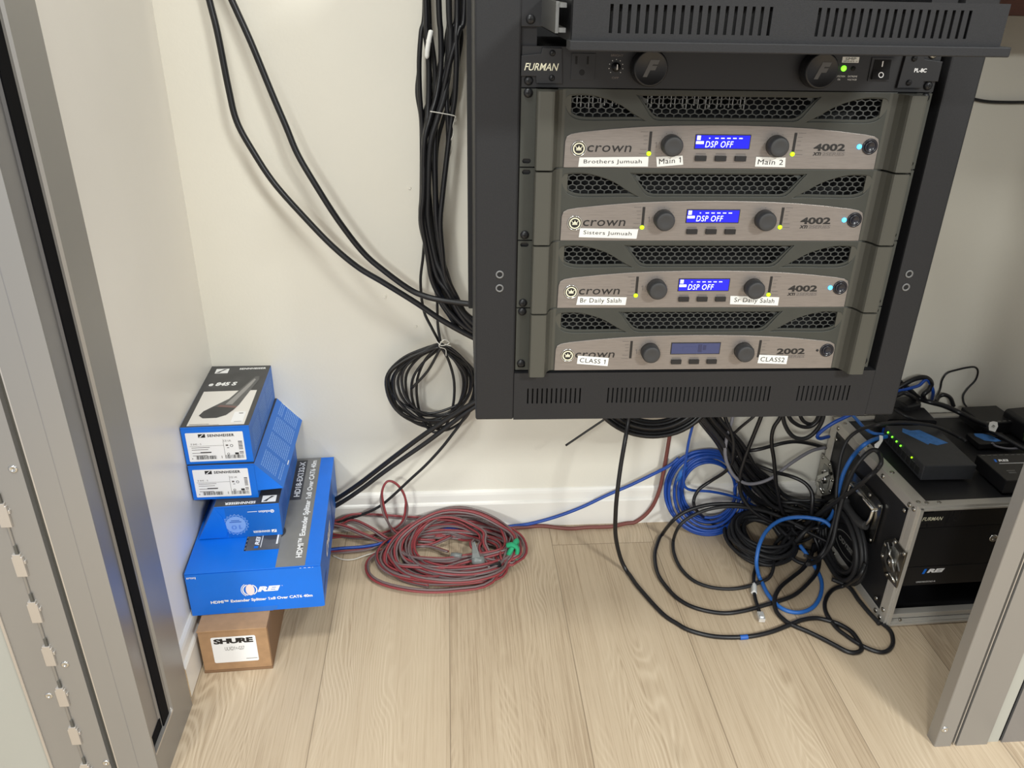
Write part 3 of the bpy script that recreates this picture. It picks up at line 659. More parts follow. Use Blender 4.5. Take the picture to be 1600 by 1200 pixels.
# wide blue box
OW, OD, OH = .2195, .345, .0900
t = thing('carton_box', 'wide blue box with a grey stripe resting on the brown cardboard box', 'box', (.0169, -.3619, .0937), R(3.25))
b = MB(); b.box(0, OW, 0, OD, 0, OH); b.build('carton', BLUES, t, .0014)
b = MB(); b.box(-.0008, OW + .0002, -.0012, OD, OH - .0008, OH + .0006); lid = b.build('lid', BLUE, t, .0005)
b = MB(); b.prism([(-.0006, -.0014), (OW - .006, -.0014), (OW, .0), (-.0006, 0)], .001, OH - .002, 'z'); fr = b.build('front_flap', BLUE, t)
b = MB(); b.prism([(.0735, -.0016), (.0755, -.009), (.082, -.0125), (.132, -.0125), (.139, -.009), (.1415, -.0016)], -.0018, -.0010, 'y')
b.v = [(x, y, max(z + .0125, .0006)) for x, y, z in b.v]; b.build('tuck_tab', BLUES, t)
d_ = Decal((0, 0, OH + .0006), XA, (0, 1, 0))
d_.rect(.1455, .0, .1940, OD, PGREY2, 1)
d_.rect(.0865, .050, .1455, .145, PGREY, 1); d_.rect(.0865, .050, .0895, .145, PRINTK, 2)
for i in range(9): d_.rect(.0872, .053 + i * .0105, .0888, .059 + i * .0105, PGREY2, 3)
d_.circ(.131, .098, .021, PDARK, 2)
d_.text('REI', .110, .064, .024, .0075, WHITEP, 3, bold=.04, shear=.2, rot=PI / 2); d_.rect(.1025, .055, .1095, .0615, BLUE, 3)
d_.rect(.1130, .057, .1142, .125, WHITEP, 3); d_.rect(.1385, .064, .1415, .092, WHITEP, 3); d_.poly(rrect(.1425, .066, .1450, .090, .001), PGREY2, 3)
d_.rect(.147, .196, .168, .337, PDARK, 2); d_.text('HD18-EX132-X', .1645, .206, .125, .0115, WHITEP, 3, bold=.03, rot=PI / 2)
d_.text('HDMI™ Extender Splitter 1x8 Over CAT6 40m', .1895, .022, .312, .0135, WHITEP, 3, bold=.03, rot=PI / 2)
d_.build('top_print', lid)
d_ = Decal((0, -.0016, 0), XA, ZA)
d_.circ(.1000, .0485, .0072, mat('pink_white_print', (240, 222, 222), .5), 1, 24, .0118)
d_.ring(.1000, .0485, .0108, .0128, WHITEP, 1, 24, PI * .62, PI * 1.38); d_.ring(.1000, .0485, .0140, .0152, WHITEP, 1, 24, PI * .68, PI * 1.32); d_.ring(.1000, .0485, .0100, .0118, WHITEP, 1, 24, -PI * .36, PI * .36)
d_.text('REI', .1115, .0430, .0385, .0112, WHITEP, 1, bold=.06, shear=.25); d_.ring(.153, .0530, .0007, .001, WHITEP, 1, 12)
d_.build('logo_print', fr)
d_ = Decal((0, -.0016, 0), XA, ZA); d_.text('HDMI™ Extender Splitter 1x8 Over CAT6 40m', .0330, .0225, .1680, .0080, WHITEP, 1, bold=.035); d_.build('caption_print', fr)
d_ = Decal((0, -.0016, 0), XA, ZA)
for i in range(7): d_.rect(.002 + i * .0022, .0805 + rb.uniform(-.002, .001), .0032 + i * .0022, .0835, WHITEP, 1)
for x in (.185, .192, .199, .206): d_.rect(x, .0868, x + rb.uniform(.001, .005), .0876, WHITEP, 1)
d_.build('worn_edge', fr)
d_ = Decal((OW + .0003, 0, 0), (0, 1, 0), ZA)
d_.text('OREI', .085, .034, .088, .024, WHITEP, 1, bold=.05, shear=.25); d_.build('logo_print', t); d_ = Decal((OW + .0003, 0, 0), (0, 1, 0), ZA); d_.rect(.215, .0, .262, OH, NAVY, 1); d_.build('dark_stripe', t); d_ = Decal((OW + .0003, 0, 0), (0, 1, 0), ZA); d_.rect(.012, .015, .060, .030, NAVY, 1)
d_.build('side_print', t)

# three microphone boxes with a slanted side
MW, MD, MH = .1105, .256, .0692
def bars(d_, x0, x1, y0, y1, n, m, l, seed, vertical=True):
    q = random.Random(seed); w = (x1 - x0) / n
    for i in range(n):
        ww = w * q.choice((.3, .5, .75)); d_.rect(x0 + i * w, y0, x0 + i * w + ww, y1, m, l)
def logo(d_, x, y, w, h, m, m2, l):
    d_.rect(x, y, x + w, y + h, m, l); e = h * .09
    if m2 is None: return
    d_.poly([(x + w * .08, y + h * .12), (x + w * .36, y + h * .12), (x + w * .50, y + h * .46), (x + w * .86, y + h * .88), (x + w * .62, y + h * .88), (x + w * .42, y + h * .55)], m2, l + 1)
def end_label(parent, W):
    d_ = Decal((0, -.0006, 0), XA, ZA); x0, x1, z0, z1 = .0065, W - .0115, .0055, MH - .0075
    d_.poly(rrect(x0, z0, x1, z1, .0015), WHITEP, 1)
    logo(d_, x0 + .0205, z1 - .0095, .0115, .0068, PRINTK, WHITEP, 2); d_.text('SENNHEISER', x0 + .0355, z1 - .0088, .0440, .0052, PRINTK, 2, bold=.035, spacing=1.15)
    d_.text('E 845 - S', x0 + .0065, z1 - .0235, .017, .0030, PRINTG, 2)
    for i, (a, w) in enumerate(((.0285, .030), (.0325, .027), (.0390, .031), (.0440, .024))): d_.rect(x0 + .0065, z1 - a - .0009, x0 + .0065 + w, z1 - a, PRINTG, 2)
    d_.rect(x0 + .020, z1 - .0392, x0 + .038, z1 - .0376, PRINTK, 3)
    d_.rect(x0 + .004, z1 - .0262, x0 + .060, z1 - .0257, PRINTG, 2); d_.rect(x0 + .0595, z0 + .004, x0 + .0600, z1 - .014, PRINTG, 2)
    d_.text('CE UK', x0 + .0605, z1 - .0190, .0125, .0035, PRINTG, 2); d_.ring(x0 + .0725, z1 - .0270, .0018, .0026, PRINTK, 2, 14); d_.rect(x0 + .063, z1 - .0275, x0 + .067, z1 - .0245, PRINTG, 2); d_.rect(x0 + .0645, z1 - .0315, x0 + .068, z1 - .0305, PRINTK, 2)
    d_.ring(x0 + .0655, z1 - .0432, .0014, .0022, PRINTK, 2, 12); d_.rect(x0 + .0765, z1 - .0448, x0 + .0825, z1 - .0410, PRINTK, 2)
    for i in range(9):
        zz = z1 - .0185 - i * .0029
        if i == 6: continue
        d_.rect(x0 + .0840, zz - .0016, x1 - .0030, zz, PRINTG if i % 3 else PRINTK, 2)
    bars(d_, x0 + .0115, x0 + .0460, z0 + .0040, z0 + .0110, 26, PRINTK, 2, 3); bars(d_, x0 + .0600, x1 - .0025, z0 + .0040, z0 + .0110, 24, PRINTK, 2, 4)
    d_.rect(x0 + .0045, z0 + .005, x0 + .0060, z0 + .007, PRINTG, 2); d_.rect(x0 + .0535, z0 + .005, x0 + .0545, z0 + .010, PRINTG, 2)
    return d_.build('end_label', parent)
def text_block(d_, x0, x1, y0, y1, n, m, l, seed):
    q = random.Random(seed); h = (y1 - y0) / n
    for i in range(n):
        if q.random() < .08: continue
        x = x0
        while x < x1 - .002:
            w = q.uniform(.003, .012); e = min(x + w, x1); d_.rect(x, y0 + i * h, e, y0 + i * h + h * .38, m, l); x = e + .0012
def mic_box(loc, rz, label, W, H, D, wedge, kind):
    t = thing('microphone_box', label, 'box', loc, rz, 'microphone boxes in the stack')
    if wedge > 0: prof = [(0, 0), (W, 0), (W, .0150), (W + wedge, .0180), (W, H), (0, H)]
    elif wedge < 0: prof = [(wedge, .0015), (0, 0), (W, 0), (W, H), (0, H)]
    else: prof = [(0, 0), (W, 0), (W, H), (0, H)]
    MB().prism(prof, 0, D, 'y').build('carton', BLUES, t, .0007)
    f = MB(); f.box(.0004, W - .0004, -.0006, 0, .0006, H - .0022); f.box(.0003, W - .0005, -.0006, .0004, H - .0016, H - .0002); ef = f.build('end_flap', BLUE, t)
    d_ = Decal((0, 0, H), XA, (0, 1, 0)); d_.rect(.0, .0012, W, D, PDARK, 1)
    if kind == 'top':
        d_.poly([(.0095, .0045), (W - .0085, .0045), (W - .0085, .132), (.0095, .132)], mat('pale_photo_print', (228, 224, 218), .4), 2)
        d_.poly([(.022, .040), (.030, .031), (.052, .031), (.066, .040), (.076, .058), (.082, .076), (.094, .145), (.100, .176), (.098, .190), (.091, .190), (.084, .170), (.060, .100), (.038, .072), (.026, .056)], PGREY, 3)
        d_.poly([(.0215, .040), (.030, .030), (.053, .030), (.067, .039), (.076, .057), (.079, .066), (.040, .072), (.026, .056)], PDARK, 4)
        d_.poly([(.058, .078), (.070, .078), (.089, .150), (.094, .176), (.091, .180), (.084, .160)], mat('mic_highlight_print', (150, 148, 146), .4), 4)
        d_.poly([(.046, .070), (.078, .064), (.080, .070), (.049, .077)], mat('mic_ring_print', (120, 92, 88), .4), 5)
        d_.text('e 845 S', .012, .154, .050, .0150, WHITEP, 2, bold=.05, shear=.15)
        d_.rect(.010, .1505, .050, .1512, PGREY2, 2)
        logo(d_, .012, .208, .024, .020, WHITEP, PDARK, 2); d_.text('SENNHEISER', .055, .222, .050, .0075, WHITEP, 2, bold=.04, spacing=1.1)
        d_.rect(.0795, .012, .0990, .050, WHITEP, 3); d_.rect(.0880, .043, .0950, .0455, PRINTG, 4); d_.rect(.0850, .014, .0975, .0152, PRINTG, 4)
        d_.rect(.013, .0085, .045, .0098, PRINTG, 3); d_.rect(.013, .0055, .062, .0065, PRINTG, 3)
    if kind == 'flipped':
        logo(d_, W - .030, .0065, .024, .020, WHITEP, PDARK, 2); d_.text('SENNHEISER', W - .040, .0120, .052, .0075, WHITEP, 2, bold=.04, rot=PI, spacing=1.1)
    d_.build('top_print', t)
    if kind in ('top', 'mid'): end_label(ef, W)
    if wedge > 0:
        a = MB(); a.add([(W, -.0007, .0152), (W + wedge, -.0007, .0182), (W, -.0007, H), (W, 0, .0152), (W + wedge, 0, .0182), (W, 0, H)], [(0, 1, 2), (5, 4, 3), (0, 3, 4, 1), (1, 4, 5, 2)]); a.build('gusset_flap', BLUE, t)
        v = Vector((wedge, 0, .018 - H)); L_ = v.length; v.normalize()
        d_ = Decal((W, 0, H), (0, 1, 0), tuple(-v)); d_.O = Vector((W + v.x * L_, 0, H + v.z * L_))
        for a0 in (.012, .075, .135, .195): text_block(d_, a0, a0 + .052, .010, L_ - .010, 12, BLUEL, 1, int(a0 * 1000))
        d_.rect(D - .010, .012, D - .0085, L_ - .012, WHITEP, 1); d_.rect(.070, .004, .085, .006, WHITEP, 1); d_.build('side_print', t)
    else:
        d_ = Decal((W, 0, 0), (0, 1, 0), ZA)
        for a0 in (.020, .090, .160): text_block(d_, a0, a0 + .060, .012, H - .012, 12, BLUEL if kind == 'top' else NAVY, 1, 5 + int(a0 * 1000))
        d_.build('side_print', t)
    if wedge < 0:
        a = MB(); a.add([(wedge, -.0010, .0016), (.013, -.0022, .0040), (.0165, -.0022, .0150), (.0155, -.0016, .030), (.010, -.0012, H * .75), (0, -.0007, H - .001), (wedge, 0, .0016), (.013, 0, .0040), (.0165, 0, .0150), (.0155, 0, .030), (.010, 0, H * .75), (0, 0, H - .001)],
                        [(0, 1, 2, 3, 4, 5), (0, 6, 7, 1), (1, 7, 8, 2), (2, 8, 9, 3), (3, 9, 10, 4), (4, 10, 11, 5)]); a.build('gusset_flap', BLUE, t)
        d_ = Decal((W, -.0006, H), (-1, 0, 0), (0, 0, -1))     # this box stands upside down
        d_.rect(.0, .002, W - .017, H - .002, mat('deep_blue_print', (20, 104, 196), .4), 1)
        cx, cy = W - .032, .038
        pts = []
        for i in range(40): a_ = 2 * PI * i / 40; q = .0225 if i % 2 == 0 else .0190; pts.append((cx + q * math.cos(a_), cy + q * math.sin(a_)))
        d_.poly(pts, BLUEL, 2); pts = [(cx + (x - cx) * .93, cy + (y - cy) * .93) for x, y in pts]; d_.poly(pts, mat('seal_gap_print', (46, 118, 206), .4), 3); d_.circ(cx, cy, .0172, BLUEL, 4, 30)
        d_.text('10', cx - .010, cy + .001, .018, .009, mat('seal_text_print', (96, 140, 215), .4), 5, bold=.02); d_.rect(cx - .010, cy - .0065, cx + .010, cy - .0050, NAVY, 5); d_.rect(cx - .007, cy - .0095, cx + .007, cy - .0082, NAVY, 5)
        d_.text('evolution', .0115, .0115, .024, .0055, WHITEP, 2, bold=.02); d_.ring(.0125, .0140, .0020, .0034, WHITEP, 3, 18, .3, 5.6); d_.rect(.0380, .0125, .054, .0137, WHITEP, 2)
        logo(d_, .0095, H - .0130, .0085, .0060, WHITEP, NAVY, 2); d_.text('SENNHEISER', .0205, H - .0125, .0290, .0045, WHITEP, 2, bold=.04, spacing=1.1)
        d_.build('end_print', t)
    return t
mic_box((.0504, -.2700, .1845), R(3.5), 'lowest microphone box in the stack, lying upside down on the wide blue box', .1086, .0662, .25, -.0345, 'flipped')
mic_box((.0107, -.2462, .2510), R(1.34), 'middle microphone box with a slanted printed side, under the topmost box', MW, MH, .252, .0443, 'mid')
mic_box((.0084, -.2413, .3205), R(2.07), 'topmost microphone box with a microphone picture on its dark lid', .1118, .0719, .252, 0, 'top')

# ------------------------------------------------------------------ flight case on the floor at the right
CO = Vector((1.26, -.3538, 0)); CZ = R(1.5); CWD, CDP, CHT = .532, .315, .2715
CM = Matrix.Translation(CO) @ Matrix.Rotation(CZ, 4, 'Z')
case = thing('flight_case', 'black laminate flight case with aluminium edges standing on the floor at right', 'case', CO, CZ)
T_ = .009
b = MB(); b.box(T_, CWD - T_, .004, CDP - .004, .003, .003 + T_); b.box(T_, CWD - T_, .004, CDP - .004, CHT - .003 - T_, CHT - .003); b.box(.003, .003 + T_, .004, CDP - .004, .003, CHT - .003); b.box(CWD - .003 - T_, CWD - .003, .004, CDP - .004, .003, CHT - .003); b.box(T_, CWD - T_, CDP - .012, CDP - .004, .01, CHT - .01)
b.build('shell', LAM, case)
W_ = .0235
for x0, x1, xs in ((0, W_, 0), (CWD - W_, CWD, CWD - .002)):
    for z0, z1, zs in ((0, .020, 0), (CHT - .020, CHT, CHT - .002)):
        e = MB(); pr = [(x0, zs), (x1, zs), (x1, zs + .002), (x0, zs + .002)]
        if xs == 0: pr = [(0, z0), (.002, z0), (.002, CHT - .002), (W_, CHT - .002), (W_, CHT), (0, CHT)] if zs else [(0, 0), (W_, 0), (W_, .002), (.002, .002), (.002, z1), (0, z1)]
        else: pr = [(CWD, z0), (CWD, CHT), (x0, CHT), (x0, CHT - .002), (xs, CHT - .002), (xs, z0)] if zs else [(CWD, 0), (CWD, z1), (xs, z1), (xs, .002), (x0, .002), (x0, 0)]
        e.prism(pr, 0, CDP, 'y'); e.build('edge_angle', CASEALU, case, .0004)
f = MB()   # front frame: double channel
for x0, x1 in ((0, .0105), (CWD - .0105, CWD)):
    f.box(x0 - .0006 if x0 == 0 else x0, x1 + (.0006 if x0 else 0), -.004, .012, 0, CHT + .0007); f.box(x0 + (.0035 if x0 == 0 else 0), x1 - (.0035 if x0 else 0), -.0075, -.004, .004, CHT - .004)
f.box(-.0005, .0022, .0121, .019, .0, CHT - .0205); f.box(.0104, CWD - .0104, -.004, .012, CHT - .0105, CHT + .0007); f.box(.004, CWD - .004, -.0075, -.004, CHT - .0075, CHT - .004); f.box(0, CWD, -.004, .012, 0, .0105); f.box(.004, CWD - .004, -.0075, -.004, .003, .0075)
f.box(.0105, CWD - .0105, .004, .019, .0105, .022); f.box(.0015, .0028, .006, .0085, .01, CHT - .01)
f.build('front_frame', CASEALU, case, .0007)
bk = MB(); bk.box(0, .0026, CDP - .019, CDP + .002, 0, CHT); bk.box(0, CWD, CDP - .012, CDP + .002, CHT - .0105, CHT + .0005); bk.box(0, CWD, CDP - .006, CDP + .002, 0, .0105); bk.build('rear_frame', CASEALU, case, .0006)
def rivet(y, z, x=-.0005, r=.0048):
    m_ = MB(); m_.lathe((x, y, z), (-1, 0, 0), [(r, -.0006), (r, .0006), (r * .85, .0016), (r * .5, .0024), (.0001, .0027)], 14); m_.build('rivet', STEELP, case)
def rivt(x, y, r=.0045):
    m_ = MB(); m_.lathe((x, y, CHT - .0003), (0, 0, 1), [(r, -.0006), (r, .0006), (r * .85, .0014), (r * .5, .002), (.0001, .0022)], 14); m_.build('rivet', STEELP, case)
for y, z in ((.0281, .2419), (.0355, .0347), (.0185, .2605), (.005, .2609), (.0279, .0113), (.0085, .0305), (.0117, .0093), (.11, .2605), (.2, .2605), (.29, .2605), (.288, .235), (.20, .0095), (.12, .0095)): rivet(y, z)
for x, y in ((.008, .010), (.021, .006), (.044, .006), (.012, .105), (.012, .2), (.012, .29), (.2, .006), (.35, .006)): rivt(x, y)
for x in (.030, .2, .36):
    m_ = MB(); m_.lathe((x, -.0042, .0148), (0, -1, 0), [(.003, 0), (.003, .001), (.0018, .0016), (.0001, .0018)], 12); m_.build('rivet', STEELP, case)
# butterfly latches on the left side, front and back
def latch(y0, sgn):
    g = MB(); Z = .138; y = lambda a: y0 + sgn * a
    oct_ = [(y(.034), Z + .042), (y(.060), Z + .016), (y(.060), Z - .018), (y(.034), Z - .042), (y(-.006), Z - .040), (y(-.006), Z + .040)]
    if sgn < 0: oct_ = oct_[::-1]
    g.prism(oct_, -.0022, .0005, 'x', 0)
    g.prism([(y(.030), Z + .028), (y(.046), Z + .012), (y(.046), Z - .014), (y(.030), Z - .028), (y(.010), Z - .026), (y(.010), Z + .026)][::sgn], -.0030, -.0022, 'x', 1)
    lo = g.build('latch', [STEELP, ZINC], case, .0006)
    w = MB(); c_ = (-.0030, y(.024), Z - .004); w.lathe(c_, (-1, 0, 0), [(.0105, 0), (.0105, .003), (.0085, .0042), (.0040, .0042), (.0040, .006), (.0001, .006)], 20)
    w.prism([(y(.004), Z - .010), (y(.042), Z + .026), (y(.046), Z + .021), (y(.010), Z - .016)][::sgn], -.0080, -.0062, 'x'); w.tube([(-.0055, y(.020), Z + .006), (-.0115, y(.024), Z + .014), (-.0055, y(.030), Z + .022)], .0018, 6)
    w.tube([(-.004, y(-.002), Z - .03), (-.007, y(.012), Z - .022), (-.004, y(.030), Z - .034)], .002, 6)
    w.build('latch_wing', CHROME, lo)
    for a, b_ in ((.030, .036), (.054, .012), (.054, -.014), (.028, -.036), (-.001, .034)): rivet(y(a), Z + b_, -.002, .0042)
latch(-.004, 1); latch(CDP + .004, -1)
# recessed spring handle
h = MB(); Y0, Y1, Z0, Z1 = .086, .214, .116, .214
vs, fs = plate_geo(rrect(Y0, Z0, Y1, Z1, .014), [rrect(Y0 + .017, Z0 + .020, Y1 - .017, Z1 - .026, .004)], .0022); h.add([(yy - .0004, xx, zz) for xx, yy, zz in vs], [f_[::-1] for f_ in fs])
ho = h.build('handle_dish', STEELP, case)
h = MB(); h.box(.0026, .0036, Y0 + .012, Y1 - .012, Z0 + .012, Z1 - .012); h.build('dish_bottom', BLACKM, ho)
h = MB(); h.tube(crom([(-.005, Y0 + .020, Z1 - .026), (-.007, Y0 + .019, Z1 - .045), (-.009, Y0 + .024, Z0 + .034)], 5), .0032, 8); h.tube(crom([(-.005, Y1 - .020, Z1 - .026), (-.007, Y1 - .019, Z1 - .045), (-.009, Y1 - .024, Z0 + .034)], 5), .0032, 8); h.tube([(-.0045, Y0 + .018, Z1 - .025), (-.0045, Y1 - .018, Z1 - .025)], .004, 8)
h.build('bail', CHROME, ho)
h = MB(); h.tube(crom([(-.009, Y0 + .022, Z0 + .034), (-.013, Y0 + .034, Z0 + .030), (-.015, (Y0 + Y1) / 2, Z0 + .029), (-.013, Y1 - .034, Z0 + .030), (-.009, Y1 - .022, Z0 + .034)], 6), .0085, 12); h.build('rubber_grip', KNOB, ho)
for y, z in ((Y0 + .009, Z1 - .009), (Y1 - .009, Z1 - .009), (Y0 + .009, Z0 + .010), (Y1 - .009, Z0 + .010), (Y0 + .045, Z1 - .009), (Y1 - .045, Z1 - .009), (Y0 + .05, Z0 + .010)): rivet(y, z, -.0024, .0040)
# round dish with the maker's oval
o_ = MB(); o_.lathe((.0028, .165, .056), (-1, 0, 0), [(.060, 0), (.060, .0012), (.056, .0022)], 40); o_.v = [(x, y, .056 + (z - .056) * .66) for x, y, z in o_.v]; od = o_.build('maker_plate', BLACKP, case)
d_ = Decal((.0004, .165, .056), (0, -1, 0), ZA); d_.ring(0, 0, .0225, .0240, PGREY2, 1, 40, k=2.05); d_.text('ODYSSEY', -.034, -.0055, .068, .011, PGREY2, 1, bold=.04); d_.build('maker_lettering', od)
for y in (.112, .218): rivet(y, .040, -.0005, .0042)
# rails inside
for x0 in (.0135, CWD - .0305):
    g = MB(); g.box(x0, x0 + .017, .020, .0215, .024, CHT - .014); g.box(x0 if x0 > .1 else x0 + .0, (x0 if x0 > .1 else x0) + .0015, .020, .05, .024, CHT - .014)
    for q in range(9): g.disc((x0 + .0085, .0198, .034 + q * .027), (0, -1, 0), .003, .0004, 1)
    g.build('rack_rail', [BLACKM, DARK], case)
    for z in (.030, .098): screw_geo(MB(K), x0 * 1000 + 8.5, z * 1000, 20, 4).build('screw', [CHROME, DARK], case)
def cpt(x, y, z): return CM @ Vector((x, y, z))
conditioner(cpt(.0247, .019, .2095), CZ, 'black power conditioner mounted at the top inside the flight case', False)
t = thing('rack_drawer', 'black lockable drawer under the conditioner inside the flight case', 'drawer', cpt(.0247, .019, .1215), CZ)
MB(K).box(0, 482.6, -2, .5, .5, 87.5).build('drawer_front', BLACKM, t, .0006); MB(K).box(22, 460, .5, 230, 2, 86).build('drawer_tray', DARK, t)
g = MB(K); g.lathe((155, -2, 58), (0, -1, 0), [(8, 0), (8, 1.6), (6.4, 2.6), (3, 2.6), (2.6, 1.8), (.1, 1.8)], 20); g.build('drawer_lock', CHROME, t)
t = thing('video_splitter', 'black rack mounted video splitter below the drawer inside the flight case', 'video splitter', cpt(.0247, .019, .0770), CZ)
MB(K).box(0, 482.6, -2, .5, .5, 43.6).build('faceplate', BLACKP, t, .0005); MB(K).box(24, 458, .5, 230, 1, 43).build('enclosure', BLACKM, t)
d_ = Decal((0, -2.1 * K, 0), XA, ZA, scale=K); d_.text('REI', 46, 29, 34, 9, WHITEP, 1, bold=.06, shear=.25); d_.poly([(37, 27), (42, 27), (45, 38.5), (40, 38.5)], BLUE, 1); d_.text('UHD18-EX165-K', 31, 6.5, 38, 3.6, WHITEP, 1); d_.build('front_print', t)

# ------------------------------------------------------------------ devices on the lid of the case
def cz(x, y): return cpt(x, y, CHT)
def device(name, label, cat, x, y, rz, w, dpt, h, m=BLACKM, bev=.0015, z=0):
    t = thing(name, label, cat, cpt(x, y, CHT + z), CZ + rz); MB().box(0, w, 0, dpt, .0025, h).build('enclosure', m, t, bev)
    ft = MB()
    for fx in (.012, w - .012):
        for fy in (.012, dpt - .012): ft.lathe((fx, fy, 0), (0, 0, 1), [(.005, 0), (.005, .003)], 12)
    ft.build('rubber_feet', KNOB, t); return t
SWM = mat('switch_grey_black', (50, 51, 54), .5, noise=.05, nscale=80)
t = device('network_switch', 'dark grey network switch with blue tape and green lamps on the flight case', 'network switch', .047, .072, -.045, .098, .148, .033, SWM)
pt = MB()
for i in range(8): pt.box(-.0006, .004, .010 + i * .0165, .0235 + i * .0165, .008, .021, 0); pt.box(-.0010, -.0004, .0125 + i * .0165, .021 + i * .0165, .0225, .0238, 1)
pt.build('network_port', [DARK, ZINC], t)
for y in (.040, .082, .098, .115, .132):
    l_ = MB(); l_.lathe((-.0006, y, .026), (-1, 0, .6), [(.0018, 0), (.0018, .0012), (.0001, .0016)], 10); l_.build('port_led', LEDG if y > .05 else LEDY, t)
d_ = Decal((0, 0, .0331), XA, (0, 1, 0)); d_.poly([(.020, .121), (.028, .135), (.040, .126), (.058, .128), (.088, .078), (.062, .070), (.052, .078), (.046, .073)], PAINTER, 2)
to = d_.build('painters_tape', t); to['label'] = 'torn piece of blue painters tape'
t = device('video_extender', 'black video extender box with white print at the right edge of the case lid', 'video extender', .170, .020, -.02, .17, .088, .030, BLACKP)
d_ = Decal((0, 0, .0301), XA, (0, 1, 0)); d_.text('REI', .026, .061, .021, .0075, WHITEP, 1, bold=.05, shear=.25); d_.poly([(.018, .060), (.022, .060), (.0245, .069), (.0205, .069)], BLUE, 1); d_.rect(.022, .054, .085, .0555, WHITEP, 1)
for i in range(14): d_.rect(.006 + i * .0115, .0825, .013 + i * .0115, .0838, PGREY2, 1)
d_.rect(.020, .030, .036, .0318, PGREY2, 1); d_.rect(.020, .022, .034, .0265, PGREY, 1); d_.build('top_print', t)
l_ = MB(); l_.lathe((.052, -.0002, .016), (0, -1, 0), [(.0018, 0), (.0018, .001), (.0001, .0014)], 10); l_.build('status_led', LEDR, t)
t = device('converter_box', 'small black converter box near the back wall on the flight case', 'converter box', .262, .222, .03, .078, .070, .028, BLACKP)
d_ = Decal((0, 0, .0281), XA, (0, 1, 0))
for i in range(5): d_.rect(.010 + i * .012, .004, .017 + i * .012, .0065, PGREY2, 1)
d_.build('top_print', t)
t = device('adapter_box', 'flat black adapter under blue painters tape between switch and converter box', 'adapter', .222, .168, .0, .075, .042, .014, BLACKP)
d_ = Decal((0, 0, .0141), XA, (0, 1, 0)); d_.poly([(.010, .030), (.014, .040), (.030, .038), (.044, .030), (.050, .008), (.036, .006), (.018, .012)], PAINTER, 2); to = d_.build('painters_tape', t); to['label'] = 'scrap of blue painters tape'
t = thing('power_supply', 'black power supply brick with lime green inlay at the far right', 'power supply', cpt(.328, .190, CHT), CZ + .1)
b = MB(); b.prism([(x, z) for x, z in rrect(0, .001, .075, .044, .008)], 0, .06, 'y', 0, False); b.build('enclosure', BLACKP, t)
b = MB()
for i in range(3): b.prism([(.004 + i * .011, .006), (.010 + i * .011, .006), (.004 + i * .011, .022), (-.001 + i * .011, .022)], -.0012, .0005, 'y')
b.build('inlay', LIME, t)
t = thing('power_adapter', 'black power brick behind the network switch against the back wall', 'power adapter', cpt(.066, .236, CHT), CZ - .12)
MB().prism(rrect(0, .001, .098, .038, .006), 0, .052, 'y').build('enclosure', BLACKP, t)
t = thing('plug_adapter', 'black plug adapter among cables at the back of the case lid', 'plug', cpt(.118, .262, CHT + .001), CZ + .25)
MB().box(0, .04, 0, .038, 0, .050).build('enclosure', BLACKM, t, .004)

# ------------------------------------------------------------------ cables
rc = random.Random(5)
def P3(p): return at(*p) if len(p) == 3 and isinstance(p, tuple) else (at(p[0], p[1], p[2], p[3]) if isinstance(p, tuple) else Vector(p))
def path(pts, n=8): return crom([P3(p) for p in pts], n)
def lift(pts, r):
    """keep a cable on or above the floor and off the wall and skirting"""
    out = []
    for p in pts:
        q = Vector(p); q.z = max(q.z, r + .0002)
        if 0 < q.x < 2.2:
            lim = -(.0140 + r) if q.z < .0905 else -(r + .0005)
            q.y = min(q.y, lim)
        out.append(q)
    return out
def cable(name, label, cat, pts, r, m, group=None, n=8, seg=8):
    o = MB().tube(lift(path(pts, n), r), r, seg).build(name, m); return tag(o, label, cat, group)
W = lambda pts, k: [(u, v, k) for u, v in pts]
def ramp(pts, k0, k1): return [(u, v, k0 + (k1 - k0) * i / (len(pts) - 1)) for i, (u, v) in enumerate(pts)]

# two thick leads swinging across the wall
def UP(a, b):
    a, b = at(*a), at(*b); d = (a - b).normalized(); p = a + d * .12; d.x *= .5; p2 = p + d * .25; return [Vector((p2.x, -.03, 2.74)), Vector((p2.x, -.03, 1.9)), p2, p]
cable('audio_cable', 'thick black cable nearest the left wall, the lower of two swinging to the rack', 'cable',
      UP((327, 0, -.03), (340, 52, -.034)) + ramp([(327, 0), (340, 52), (357, 138), (370, 190), (395, 236), (429, 287), (478, 342), (520, 385), (560, 418), (600, 442), (650, 473), (690, 500), (735, 525), (775, 543), (820, 556)], -.030, -.085), .0054, CBLK)
cable('audio_cable', 'thick black cable above the lowest one, running from the ceiling to the rack side', 'cable',
      UP((362, 0, -.034), (392, 66, -.037)) + ramp([(362, 0), (392, 66), (424, 144), (447, 198), (464, 239), (487, 279), (527, 342), (567, 394), (600, 423), (640, 452), (665, 463), (690, 469), (735, 475), (790, 478)], -.034, -.085), .0054, CBLK)
